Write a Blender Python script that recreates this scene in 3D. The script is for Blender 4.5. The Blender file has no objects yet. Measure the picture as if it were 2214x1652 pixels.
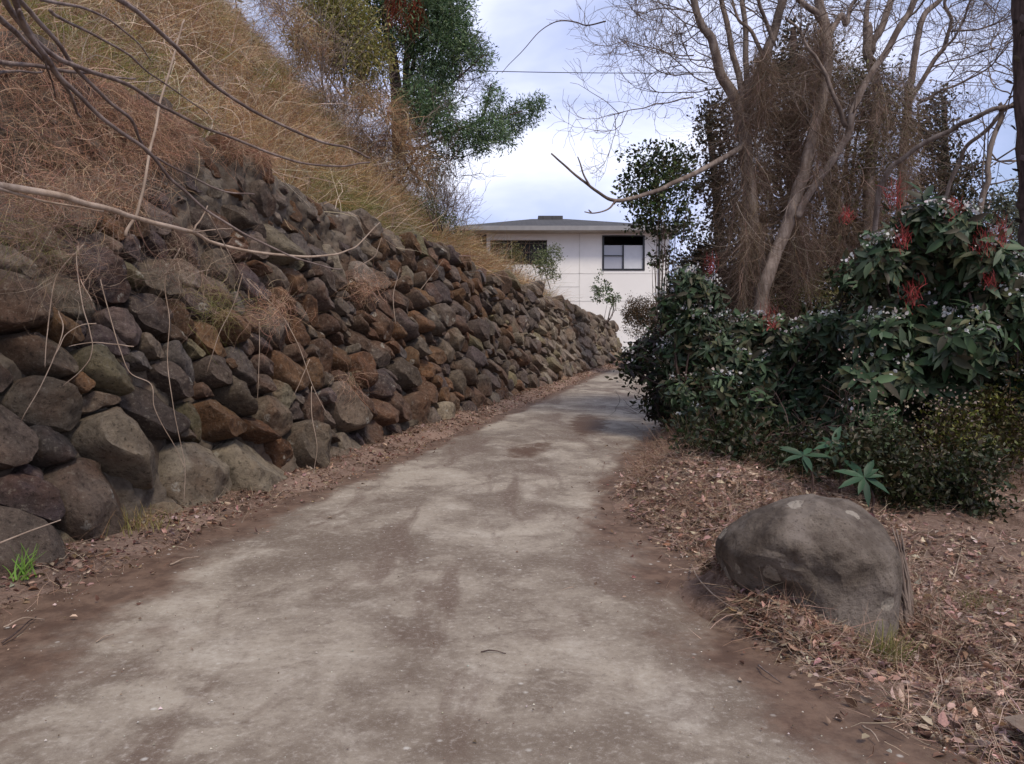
import bpy, math, random
import numpy as np
from mathutils import Vector, noise as mnoise

random.seed(7)
R = np.random.default_rng(11)
scene = bpy.context.scene
COL = scene.collection
PI = math.pi
rad = math.radians

# ------------------------------------------------------------------ basics
F, CU, CV, EYE = 1641.0, 1107.0, 826.0, 1.5      # survey units of the photograph: focal length, centre, eye height

def at(u, v, y):
    """world point at depth y for a surveyed direction"""
    return np.array([(u - CU) / F * y, y, EYE + (CV - v) / F * y])

def zr(y):
    y = np.asarray(y, float)
    return 0.04 * ((y - 4) + np.sqrt((y - 4) ** 2 + 4))

def smooth(a, b, x):
    t = np.clip((np.asarray(x, float) - a) / (b - a), 0, 1)
    return t * t * (3 - 2 * t)

def nz(x, y, z=0.0, sc=1.0):
    return mnoise.noise(Vector((float(x) * sc, float(y) * sc, float(z) * sc)))

_tab = R.random((64, 64))
def vnoise(x, y):
    """vectorised value noise, -1..1"""
    x = np.asarray(x, float); y = np.asarray(y, float)
    xi = np.floor(x).astype(int); yi = np.floor(y).astype(int)
    fx = x - xi; fy = y - yi
    fx = fx * fx * (3 - 2 * fx); fy = fy * fy * (3 - 2 * fy)
    g = lambda a, b: _tab[a % 64, b % 64]
    return 2 * ((g(xi, yi) * (1 - fx) + g(xi + 1, yi) * fx) * (1 - fy) + (g(xi, yi + 1) * (1 - fx) + g(xi + 1, yi + 1) * fx) * fy) - 1

def fbm(x, y, o=4):
    s = 0; a = 1; n = 0
    for i in range(o):
        s = s + a * vnoise(x * 2 ** i + 17.3 * i, y * 2 ** i + 5.1 * i); n += a; a *= .5
    return s / n

class MB:
    """collects numpy geometry; build() links it as ONE mesh object"""
    def __init__(self):
        self.v = []; self.q = []; self.t = []; self.c = []; self.n = 0
    def add(self, v, q=None, t=None, c=(1, 1, 1)):
        v = np.asarray(v, float).reshape(-1, 3)
        if q is not None and len(q): self.q.append(np.asarray(q, int).reshape(-1, 4) + self.n)
        if t is not None and len(t): self.t.append(np.asarray(t, int).reshape(-1, 3) + self.n)
        c = np.asarray(c, float)
        if c.ndim == 1: c = np.broadcast_to(c, (len(v), 3))
        self.v.append(v); self.c.append(c); self.n += len(v)
    def build(self, name, mat, parent=None, smooth_=True, origin=None):
        v = np.concatenate(self.v); c = np.concatenate(self.c)
        if origin is not None: v = v - np.asarray(origin)
        q = np.concatenate(self.q) if self.q else np.zeros((0, 4), int)
        t = np.concatenate(self.t) if self.t else np.zeros((0, 3), int)
        me = bpy.data.meshes.new(name)
        me.vertices.add(len(v)); me.vertices.foreach_set('co', v.astype(np.float32).ravel())
        nl = len(q) * 4 + len(t) * 3
        me.loops.add(nl); me.polygons.add(len(q) + len(t))
        me.loops.foreach_set('vertex_index', np.concatenate([q.ravel(), t.ravel()]).astype(np.int32))
        st = np.concatenate([np.arange(len(q)) * 4, len(q) * 4 + np.arange(len(t)) * 3]).astype(np.int32)
        me.polygons.foreach_set('loop_start', st)
        me.polygons.foreach_set('use_smooth', np.full(len(st), bool(smooth_)))
        me.update(calc_edges=True)
        a = me.attributes.new('tint', 'FLOAT_COLOR', 'POINT')
        a.data.foreach_set('color', np.concatenate([c, np.ones((len(c), 1))], 1).astype(np.float32).ravel())
        me.materials.append(mat)
        o = bpy.data.objects.new(name, me); COL.objects.link(o)
        if parent is not None: o.parent = parent
        return o

def tag(o, label=None, cat=None, group=None, kind=None):
    if label: o['label'] = label
    if cat: o['category'] = cat
    if group: o['group'] = group
    if kind: o['kind'] = kind
    return o

def empty(name, loc, label, cat, group=None):
    o = bpy.data.objects.new(name, None); COL.objects.link(o)
    o.location = tuple(loc); o.empty_display_size = .2
    return tag(o, label, cat, group)

def part(mb, name, mat, root, **k):
    return mb.build(name, mat, root, origin=np.array(root.location), **k)

# ------------------------------------------------------------------ geometry generators
def catmull(pts, n=6):
    p = np.asarray(pts, float)
    if len(p) < 3: 
        t = np.linspace(0, 1, n + 1)[:, None]
        return p[0] * (1 - t) + p[-1] * t
    e = np.vstack([2 * p[0] - p[1], p, 2 * p[-1] - p[-2]])
    out = []
    for i in range(len(p) - 1):
        a, b, c, d = e[i:i + 4]
        for k in range(n):
            t = k / n
            out.append(.5 * (2 * b + (c - a) * t + (2 * a - 5 * b + 4 * c - d) * t * t + (3 * b - a - 3 * c + d) * t ** 3))
    out.append(p[-1])
    return np.array(out)

def tube(mb, pts, r0, r1=None, seg=6, c=(1, 1, 1), bump=0.0, radii=None):
    p = np.asarray(pts, float); n = len(p)
    if radii is None: radii = np.linspace(r0, r0 if r1 is None else r1, n)
    radii = np.asarray(radii, float)
    t = np.gradient(p, axis=0); t /= np.linalg.norm(t, axis=1)[:, None] + 1e-9
    ref = np.array([0, 0, 1.0]) if abs(t[0][2]) < .9 else np.array([1.0, 0, 0])
    v = np.zeros((n, seg, 3)); ang = np.arange(seg) * 2 * PI / seg
    u = np.cross(t[0], ref); u /= np.linalg.norm(u)
    for i in range(n):
        u = u - t[i] * np.dot(u, t[i]); u /= np.linalg.norm(u) + 1e-9
        w = np.cross(t[i], u)
        rr = radii[i] * (1 + bump * R.uniform(-1, 1, seg)) if bump else np.full(seg, radii[i])
        v[i] = p[i] + rr[:, None] * (np.cos(ang)[:, None] * u + np.sin(ang)[:, None] * w)
    i, j = np.meshgrid(np.arange(n - 1), np.arange(seg), indexing='ij')
    q = np.stack([i * seg + j, i * seg + (j + 1) % seg, (i + 1) * seg + (j + 1) % seg, (i + 1) * seg + j], -1).reshape(-1, 4)
    cap = [[(n - 1) * seg + 0, (n - 1) * seg + k, (n - 1) * seg + k + 1] for k in range(1, seg - 1)]
    cap += [[0, k + 1, k] for k in range(1, seg - 1)]
    mb.add(v, q, cap, c)

def ribbons(mb, P, W, C, side=None):
    """P (N,K,3) strand points, W (N,) widths, C (N,3) colours; tapering flat strands"""
    N, K, _ = P.shape
    if side is None:
        side = R.normal(size=(N, 3)); 
    d = P[:, -1] - P[:, 0]
    side = side - d * (np.sum(side * d, 1) / (np.sum(d * d, 1) + 1e-9))[:, None]
    side /= np.linalg.norm(side, axis=1)[:, None] + 1e-9
    tp = np.linspace(1, .25, K)[None, :, None]
    off = side[:, None, :] * (W[:, None, None] * .5) * tp
    V = np.stack([P - off, P + off], 2)                      # N,K,2,3
    b = np.arange(N)[:, None] * (2 * K) + np.arange(K - 1)[None] * 2
    q = np.stack([b, b + 1, b + 3, b + 2], -1).reshape(-1, 4)
    mb.add(V.reshape(-1, 3), q, None, np.repeat(C, 2 * K, axis=0))

def unit(a):
    return a / (np.linalg.norm(a, axis=-1, keepdims=True) + 1e-9)

def leaves(mb, P, A, S, L, W, C, fold=.25, fine=True, droop=.15):
    """P bases, A axes, S side vectors (N,3), L,W (N,), C (N,3)"""
    A = unit(A); S = unit(S - A * np.sum(A * S, 1)[:, None]); Nn = np.cross(A, S)
    L = L[:, None]; W = W[:, None]
    if fine:
        def pt(a, s, n): return P + A * L * a + S * W * s + Nn * (W * n - L * droop * a * a)
        V = np.stack([pt(0, 0, 0), pt(.33, -.46, fold), pt(.68, -.40, fold), pt(1, 0, 0), pt(.68, .40, fold), pt(.33, .46, fold), pt(.33, 0, 0), pt(.68, 0, 0)], 1)
        b = np.arange(len(P))[:, None] * 8
        q = np.concatenate([b + np.array([[1, 2, 7, 6]]), b + np.array([[6, 7, 4, 5]])])
        t = np.concatenate([b + np.array([[0, 1, 6]]), b + np.array([[0, 6, 5]]), b + np.array([[2, 3, 7]]), b + np.array([[7, 3, 4]])])
        mb.add(V.reshape(-1, 3), q, t, np.repeat(C, 8, axis=0))
    else:
        V = np.stack([P, P + A * L * .5 - S * W * .5 + Nn * W * fold, P + A * L, P + A * L * .5 + S * W * .5 + Nn * W * fold], 1)
        b = np.arange(len(P))[:, None] * 4
        t = np.concatenate([b + np.array([[0, 1, 2]]), b + np.array([[0, 2, 3]])])
        mb.add(V.reshape(-1, 3), None, t, np.repeat(C, 4, axis=0))

def pick(pal, n, jit=.18):
    pal = np.asarray(pal, float)
    c = pal[R.integers(0, len(pal), n)]
    return np.clip(c * (1 + R.normal(0, jit, (n, 1))) * (1 + R.normal(0, jit * .3, (n, 3))), 0.004, .9)

def ball(n):
    return unit(R.normal(size=(n, 3)))

def box(mb, x0, x1, y0, y1, z0, z1, c=(1, 1, 1)):
    v = [(x, y, z) for x in (x0, x1) for y in (y0, y1) for z in (z0, z1)]
    mb.add(v, [(0, 1, 3, 2), (4, 6, 7, 5), (0, 4, 5, 1), (2, 3, 7, 6), (0, 2, 6, 4), (1, 5, 7, 3)], None, c)

# ------------------------------------------------------------------ materials
def mat(name, rough=.85, spec=.25):
    m = bpy.data.materials.new(name); m.use_nodes = True
    nt = m.node_tree; nt.nodes.clear()
    out = nt.nodes.new('ShaderNodeOutputMaterial'); b = nt.nodes.new('ShaderNodeBsdfPrincipled')
    b.inputs['Roughness'].default_value = rough; b.inputs['Specular IOR Level'].default_value = spec
    nt.links.new(b.outputs[0], out.inputs[0])
    return m, nt, b, out

class NG:
    def __init__(s, nt): s.nt = nt
    def node(s, t, **k):
        n = s.nt.nodes.new(t)
        for a, b in k.items(): setattr(n, a, b)
        return n
    def put(s, sock, v):
        if hasattr(v, 'is_linked') or hasattr(v, 'links'): s.nt.links.new(v, sock)
        else: sock.default_value = v
    def pos(s): return s.node('ShaderNodeNewGeometry').outputs['Position']
    def attr(s, nm='tint'): return s.node('ShaderNodeAttribute', attribute_name=nm).outputs['Color']
    def noise(s, scale, detail=5, rough=.6, vec=None, dist=0):
        n = s.node('ShaderNodeTexNoise'); n.inputs['Scale'].default_value = scale; n.inputs['Detail'].default_value = detail
        n.inputs['Roughness'].default_value = rough; n.inputs['Distortion'].default_value = dist
        s.put(n.inputs['Vector'], vec if vec is not None else s.pos()); return n.outputs['Fac']
    def voro(s, scale, vec=None, feature='F1', out='Distance'):
        n = s.node('ShaderNodeTexVoronoi', feature=feature); n.inputs['Scale'].default_value = scale
        s.put(n.inputs['Vector'], vec if vec is not None else s.pos()); return n.outputs[out]
    def ramp(s, f, a, b, ca=(0, 0, 0, 1), cb=(1, 1, 1, 1)):
        n = s.node('ShaderNodeMapRange'); n.interpolation_type = 'SMOOTHSTEP'
        s.put(n.inputs['Value'], f); n.inputs['From Min'].default_value = a; n.inputs['From Max'].default_value = b
        return n.outputs[0]
    def mix(s, f, a, b, mode='MIX'):
        n = s.node('ShaderNodeMix', data_type='RGBA', blend_type=mode)
        s.put(n.inputs[0], f)
        for i, x in ((6, a), (7, b)):
            if isinstance(x, tuple) and len(x) == 3: x = (*x, 1)
            s.put(n.inputs[i], x)
        return n.outputs[2]
    def mul(s, a, b, op='MULTIPLY'):
        n = s.node('ShaderNodeMath', operation=op); s.put(n.inputs[0], a); s.put(n.inputs[1], b); return n.outputs[0]
    def scalevec(s, v, sc):
        n = s.node('ShaderNodeVectorMath', operation='MULTIPLY'); s.put(n.inputs[0], v); n.inputs[1].default_value = sc; return n.outputs[0]
    def bump(s, h, strength=.5, dist=.02, prev=None):
        n = s.node('ShaderNodeBump'); n.inputs['Strength'].default_value = strength; n.inputs['Distance'].default_value = dist
        s.put(n.inputs['Height'], h)
        if prev is not None: s.put(n.inputs['Normal'], prev)
        return n.outputs[0]

def m_stone():
    m, nt, b, o = mat('lava_stone', .9, .2); g = NG(nt)
    base = g.attr()
    n1 = g.noise(5.5, 9, .72); n2 = g.noise(24, 9, .75); n3 = g.noise(1.3, 4, .5)
    c = g.mix(g.ramp(n1, .35, .68), g.mix(.55, base, (.055, .044, .038)), base)
    c = g.mix(g.mul(g.ramp(n3, .52, .68), .5), c, (.13, .06, .03))
    c = g.mix(g.mul(g.ramp(n2, .53, .66), .45), c, (.33, .29, .23))
    c = g.mix(g.mul(g.ramp(n2, .48, .36), .7), c, (.022, .017, .014))
    li = g.mul(g.ramp(g.voro(4.5), .27, .2), g.ramp(g.noise(1.7, 3), .56, .6))
    c = g.mix(g.mul(g.mul(li, g.ramp(g.noise(40, 5), .4, .55)), .6), c, (.46, .44, .38))
    nt.links.new(c, b.inputs['Base Color'])
    bn = g.bump(g.noise(11, 10, .74), 1.0, .07); bn = g.bump(g.noise(55, 6, .75), .8, .014, bn)
    nt.links.new(bn, b.inputs['Normal']); return m

def m_mortar():
    m, nt, b, o = mat('old_mortar', .95, .15); g = NG(nt)
    c = g.mix(g.ramp(g.noise(2.2, 6), .35, .65), (.065, .048, .036), (.18, .152, .122))
    c = g.mix(g.mul(g.ramp(g.noise(1.1, 5), .5, .66), .7), c, (.1, .05, .028))
    c = g.mix(g.mul(g.ramp(g.noise(12, 6), .5, .7), .5), c, (.035, .028, .024))
    nt.links.new(c, b.inputs['Base Color'])
    nt.links.new(g.bump(g.noise(14, 9, .7), .9, .04), b.inputs['Normal']); return m

def m_boulder():
    m, nt, b, o = mat('boulder_stone', .85, .2); g = NG(nt)
    p = g.pos()
    c = g.mix(g.ramp(g.noise(3.2, 7, .62), .36, .66), (.08, .062, .049), (.205, .172, .143))
    c = g.mix(g.mul(g.ramp(g.noise(1.8, 4, .5, dist=.6), .5, .64), .75), c, (.21, .178, .155))
    c = g.mix(g.mul(g.ramp(g.noise(11, 7, .7), .52, .7), .5), c, (.06, .04, .03))
    wob = g.node('ShaderNodeVectorMath', operation='ADD'); nn = g.node('ShaderNodeTexNoise'); nn.inputs['Scale'].default_value = 14; nn.inputs['Detail'].default_value = 5
    g.put(nn.inputs['Vector'], p); g.put(wob.inputs[0], p)
    sc = g.scalevec(nn.outputs['Color'], (.07, .07, .07)); g.put(wob.inputs[1], sc)
    v = g.voro(6.5, wob.outputs[0]); col = g.voro(6.5, wob.outputs[0], out='Color')
    sep = g.node('ShaderNodeSeparateColor'); g.put(sep.inputs[0], col)
    li = g.mul(g.mul(g.ramp(v, .3, .25), g.ramp(sep.outputs[0], .55, .6)), g.ramp(g.noise(30, 4), .3, .48))
    c = g.mix(g.mul(li, .62), c, (.4, .36, .3))
    c = g.mix(g.mul(g.ramp(g.voro(38), .3, .12), .5), c, (.05, .036, .03))
    nt.links.new(c, b.inputs['Base Color'])
    bn = g.bump(g.noise(6, 10, .68), .9, .06); bn = g.bump(g.noise(45, 6, .75), .7, .012, bn)
    nt.links.new(bn, b.inputs['Normal']); return m

def m_road():
    m, nt, b, o = mat('worn_concrete', .8, .3); g = NG(nt)
    p = g.pos()
    big = g.noise(.75, 6, .62, dist=.3); mid = g.noise(2.3, 7, .68, dist=.4); fine = g.noise(28, 6, .75); vf = g.noise(140, 3, .7)
    c = g.mix(g.ramp(big, .36, .64), (.15, .116, .087), (.325, .28, .222))
    c = g.mix(g.mul(g.ramp(mid, .47, .66), .85), c, (.135, .102, .076))
    c = g.mix(g.mul(g.ramp(mid, .47, .3), .6), c, (.43, .385, .32))
    st = g.noise(1.1, 5, .6, vec=g.scalevec(p, (1.6, .55, 1)), dist=.8)
    c = g.mix(g.mul(g.ramp(st, .5, .66), .8), c, (.12, .082, .06))
    c = g.mix(g.mul(g.ramp(fine, .5, .72), .45), c, (.5, .455, .4))
    c = g.mix(g.mul(g.ramp(fine, .48, .28), .6), c, (.1, .075, .06))
    c = g.mix(g.mul(g.ramp(vf, .56, .75), .4), c, (.6, .56, .51))
    at_ = g.attr(); sp = g.node('ShaderNodeSeparateColor'); g.put(sp.inputs[0], at_)
    wig = g.mul(g.mul(g.noise(1.7, 6, .65), .5, 'SUBTRACT'), 1.3)
    e = g.ramp(g.mul(sp.outputs[0], wig, 'ADD'), .38, .78)
    dirt = g.mix(g.ramp(g.noise(6, 7, .7), .35, .65), (.075, .042, .028), (.155, .098, .068))
    c = g.mix(g.mul(e, .93), c, dirt)
    sta = g.ramp(g.mul(sp.outputs[1], g.mul(g.mul(g.noise(3, 6, .7), .5, 'SUBTRACT'), 1.6), 'ADD'), .4, .8)
    c = g.mix(g.mul(sta, .85), c, (.075, .036, .018))
    spots = g.mul(g.ramp(g.voro(9), .16, .05), g.ramp(g.noise(2.2, 3), .5, .62))
    c = g.mix(g.mul(spots, .55), c, (.62, .6, .55))
    nt.links.new(c, b.inputs['Base Color'])
    bn = g.bump(g.noise(3, 6, .6), .3, .03); bn = g.bump(g.noise(70, 6, .75), .45, .006, bn)
    nt.links.new(bn, b.inputs['Normal']); return m

def m_soil(name, a, b_, d):
    m, nt, b, o = mat(name, .95, .1); g = NG(nt)
    c = g.mix(g.ramp(g.noise(2.5, 7, .65), .32, .6), a, b_)
    c = g.mix(g.mul(g.ramp(g.noise(25, 6, .75), .5, .7), .7), c, d)
    nt.links.new(c, b.inputs['Base Color'])
    nt.links.new(g.bump(g.noise(20, 9, .75), 1, .06), b.inputs['Normal']); return m

def m_bark(name, a, b_, vines=0):
    m, nt, b, o = mat(name, .9, .2); g = NG(nt)
    p = g.scalevec(g.pos(), (9, 9, 2))
    c = g.mix(g.ramp(g.noise(1.2, 7, .7, vec=p), .35, .66), a, b_)
    c = g.mix(g.mul(g.ramp(g.noise(1.5, 4), .5, .65), .5), c, tuple(x * .5 for x in a))
    nt.links.new(c, b.inputs['Base Color'])
    nt.links.new(g.bump(g.noise(3, 8, .7, vec=p), .6, .02), b.inputs['Normal']); return m

def m_leaf(name, rough=.5, spec=.4, trans=.25):
    m, nt, b, out = mat(name, rough, spec); g = NG(nt)
    c = g.attr(); n = g.noise(9, 3)
    c = g.mix(g.mul(g.ramp(n, .4, .65), .25), c, g.mix(.4, c, (.02, .02, .01)))
    nt.links.new(c, b.inputs['Base Color'])
    tr = g.node('ShaderNodeBsdfTranslucent'); g.put(tr.inputs[0], c)
    mx = g.node('ShaderNodeMixShader'); mx.inputs[0].default_value = trans
    nt.links.new(b.outputs[0], mx.inputs[1]); nt.links.new(tr.outputs[0], mx.inputs[2]); nt.links.new(mx.outputs[0], out.inputs[0])
    return m

def m_tint(name, rough=.85, spec=.2):
    m, nt, b, o = mat(name, rough, spec); g = NG(nt)
    c = g.attr(); c = g.mix(g.mul(g.ramp(g.noise(30, 5, .7), .4, .7), .4), c, g.mix(.55, c, (.02, .015, .01)))
    nt.links.new(c, b.inputs['Base Color']); return m

def m_flat(name, col, rough=.6, spec=.3, var=.15, sc=3):
    m, nt, b, o = mat(name, rough, spec); g = NG(nt)
    c = g.mix(g.mul(g.ramp(g.noise(sc, 6, .65), .35, .7), 1), tuple(x * (1 - var) for x in col), col)
    nt.links.new(c, b.inputs['Base Color']); return m

M = dict(pale=m_soil('dry_verge_soil', (.17, .11, .085), (.36, .255, .205), (.5, .39, .32)), stone=m_stone(), mortar=m_mortar(), boulder=m_boulder(), road=m_road(),
         soil=m_soil('verge_soil', (.12, .075, .055), (.32, .22, .17), (.46, .35, .28)),
         hill=m_soil('hill_soil', (.075, .043, .025), (.16, .1, .055), (.27, .2, .12)),
         bark=m_bark('grey_bark', (.12, .088, .072), (.27, .22, .19)),
         darkbark=m_bark('dark_bark', (.045, .03, .027), (.13, .09, .078)),
         cane=m_bark('cane_bark', (.12, .085, .075), (.27, .215, .19)),
         paleCane=m_bark('pale_cane', (.26, .19, .14), (.42, .33, .26)),
         dry=m_leaf('dry_grass', .8, .15, .3), leaf=m_leaf('leaf', .45, .35, .25), gloss=m_leaf('glossy_leaf', .5, .22, .15),
         litter=m_leaf('dead_leaf', .85, .1, .1), tint=m_tint('tinted'), petal=m_leaf('petal', .6, .2, .3))

# ------------------------------------------------------------------ the lie of the land
def wall_x(y): return -3.3 + .289 * (np.asarray(y, float) - 5.9)      # foot of the retaining wall
_T = np.array([.2776, .9607, 0]); _N = np.array([.9607, -.2776, 0])
SB, CB = math.sin(rad(14)), math.cos(rad(14))
def s2y(s): return 5.9 + np.asarray(s) * .9607
def wall_H(s):
    y = s2y(s); return (np.interp(y, [6, 11, 16], [4.2, 4.2, 4.06]) + .07 * np.sin(np.asarray(s) * .9) + .06 * np.sin(np.asarray(s) * 2.3) - zr(y) + .12) / CB
def wall_pt(s, h, o):
    s = np.asarray(s, float); h = np.asarray(h, float); o = np.asarray(o, float)
    y = s2y(s); w = .07 * np.sin(s * .8) + .05 * np.sin(s * 1.9 + 1)
    P = np.stack([-3.3 + .2776 * s, y, zr(y) - .12], -1)
    return P + _N * (o * CB - h * SB + w)[..., None] + np.array([0, 0, 1.0]) * (h * CB + o * SB)[..., None]

_ry = [-8, 0, 2.9, 3.1, 3.85, 4.9, 6.1, 7.0, 7.6, 8.4, 9.8, 12.6, 17, 26, 34, 45, 60]
_rx = [2.4, 1.9, 1.72, 1.62, 1.4, 1.42, 1.24, 1.1, 1.08, 1.28, 1.6, 2.6, 3.7, 5.6, 9, 17, 30]
def road_r(y): return np.interp(y, _ry, _rx)
_ly = [-8, 0, 4.3, 6.7, 8.4, 12.6, 16.6, 26.3, 34, 45, 60]
_lx = [-5.4, -4.0, -2.95, -2.5, -1.95, -.75, .43, 3.0, 5.6, 12, 24]
def road_l(y): return np.interp(y, _ly, _lx)

def ground(x, y):
    """height of the bare ground beside (and just under) the driveway"""
    x = np.asarray(x, float); y = np.asarray(y, float)
    dr = x - road_r(y); dl = road_l(y) - x
    n = fbm(x * 1.7, y * 1.7, 4)
    right = smooth(-.1, .55, dr + n * .16) * (np.interp(y, [4.4, 6], [.06, .13]) + .06 * n) + .17 * np.exp(-((x - 1.52) / .24) ** 2 - ((y - 4.4) / .4) ** 2) + .26 * np.exp(-((x - 1.42) / .26) ** 2 - ((y - 4.8) / .34) ** 2) - .1 * np.exp(-((x - 2.1) / .3) ** 2 - ((y - 4.0) / .45) ** 2) + .06 * smooth(.3, 1.8, dr) * smooth(5.2, 7.5, y) * (1 - smooth(15, 22, y))
    right += .3 * np.exp(-((y - 7.5) / 1.5) ** 2 - ((dr - .75) / .6) ** 2) + .16 * np.exp(-((y - 7.6) / 1.3) ** 2 - ((dr - 1.7) / 1.0) ** 2)
    right += .045 * fbm(x * 4.1 + 9, y * 4.1, 3) * smooth(.1, .5, dr)
    right += .025 * np.clip(dr - 2.5, 0, 40) * smooth(5, 12, y)
    left = smooth(-.12, .5, dl + n * .14) * (.12 + .05 * n)
    return zr(y) - .035 + right + left

def k_hill(y): return np.interp(y, [-10, 16, 18, 20, 23, 27, 31, 36], [1.15, 1.15, 1.05, .88, .66, .5, .22, .1])
def hill_pt(s, d):
    s = np.asarray(s, float); d = np.asarray(d, float)
    y0 = s2y(s); top = wall_pt(s, wall_H(s), np.full_like(s, -.34))
    dd = np.clip(d - .12, 0, None)
    rise = np.where(dd < 13, dd, 13 + (dd - 13) * .25)
    n = fbm(s * .9, d * .9 + 40, 4)
    P = top - _N * d[..., None]
    P[..., 2] += rise * k_hill(y0) + n * .28 * smooth(.1, 1.2, d) - .04
    return P
def hill_hit(u, v):
    """where a surveyed direction meets the hillside"""
    for y in np.arange(5, 32, .1):
        p = at(u, v, y); ax, ay = p[0] + 3.3, p[1] - 5.9; s_ = ax * .2776 + ay * .9607; d = -(ax * .9607 - ay * .2776) - float(wall_H(s_)) * SB - .34 * CB
        if d > .1 and hill_pt(np.array([s_]), np.array([d]))[0][2] >= p[2]: return p
    return at(u, v, 20)

def grid_mesh(P, mb, c=(1, 1, 1)):
    a, b = P.shape[:2]
    i, j = np.meshgrid(np.arange(a - 1), np.arange(b - 1), indexing='ij')
    q = np.stack([i * b + j, (i + 1) * b + j, (i + 1) * b + j + 1, i * b + j + 1], -1).reshape(-1, 4)
    mb.add(P.reshape(-1, 3), q, None, c)

# ground sheet
ys = np.concatenate([np.linspace(-12, 1.5, 20), np.linspace(1.7, 16, 170), np.linspace(16.4, 60, 70), np.array([75, 110, 200, 500, 1500])])
xs = np.concatenate([np.array([-1500, -300, -60]), np.linspace(-14, -4.2, 14), np.linspace(-4, 9, 170), np.linspace(9.4, 40, 40), np.array([60, 120, 300, 1500])])
Y, X = np.meshgrid(ys, xs, indexing='ij')
Z = ground(X, np.minimum(Y, 60)); Z = np.where(X < wall_x(Y) - .25, zr(np.minimum(Y, 60)) - .3, Z); Z = np.minimum(Z, 9)
mb = MB(); grid_mesh(np.stack([X, Y, Z], -1)[:, ::-1], mb)
tag(mb.build('ground', M['soil']), kind='structure')

# driveway: one concrete sheet; the tint carries where dirt has washed in from the verges (red) and one oil-brown stain (green)
ys = np.concatenate([np.linspace(-8, 1.8, 14), np.linspace(2, 36, 260), np.linspace(36.5, 58, 30)])
tt = np.linspace(0, 1, 46)
Y, Tt = np.meshgrid(ys, tt, indexing='ij')
XL = road_l(Y) - .45; XR = road_r(Y) + .4; X = XL + (XR - XL) * Tt
dl = X - road_l(Y); dr = road_r(Y) - X
wl = np.interp(Y, [0, 3, 4.5, 7, 12, 20], [1.5, 1.35, .95, .4, .3, .25]); wr = np.interp(Y, [0, 3, 4.5, 6.5, 7.5, 9, 12, 20], [.35, .65, .8, .75, .45, .4, .35, .3])
E = np.maximum(1 - dl / (wl * 1.6), 1 - dr / (wr * 1.6)); E = np.clip(E, 0, 1.3)
st = np.exp(-(((X - 1.35 - .12 * (Y - 13.3)) / .42) ** 2 + ((Y - 13.3) / 1.7) ** 2)) + .8 * np.exp(-(((X - .25 - .25 * (Y - 10.6)) / .4) ** 2 + ((Y - 10.6) / 1.1) ** 2))
mb = MB(); Zr = zr(Y) + .02 * (1 - (2 * Tt - 1) ** 2) + .006 * fbm(X * 2, Y * 2, 3)
grid_mesh(np.stack([X, Y, Zr], -1)[:, ::-1], mb, np.stack([E, np.clip(st, 0, 1), E * 0], -1)[:, ::-1].reshape(-1, 3))
tag(mb.build('driveway', M['road']), kind='structure')
def road_z(x, y): return zr(y) + .02

ys2 = np.linspace(1.2, 3.12, 30); X2, Y2 = np.meshgrid(np.linspace(1.95, 3.4, 20), ys2, indexing='ij'); Y2 = Y2 - .25 * np.clip(2.35 - X2, 0, 1)
mb = MB(); grid_mesh(np.stack([X2, Y2, ground(X2, Y2) * 0 + zr(Y2) + .115 + .01 * fbm(X2 * 3, Y2 * 3, 2)], -1), mb, (.75, 0, 0)); tag(mb.build('path', M['road']), kind='structure')
# hillside above the wall
ss = np.concatenate([np.linspace(-12, -3, 18), np.linspace(-2.8, 20, 150), np.linspace(20.5, 33, 20)]); ds = np.concatenate([np.linspace(0, 3, 42), np.linspace(3.2, 14, 44), np.linspace(15, 40, 10)])
S, D = np.meshgrid(ss, ds, indexing='ij')
mb = MB(); grid_mesh(hill_pt(S, D)[:, ::-1], mb)
tag(mb.build('hillside', M['hill']), kind='structure')

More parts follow.
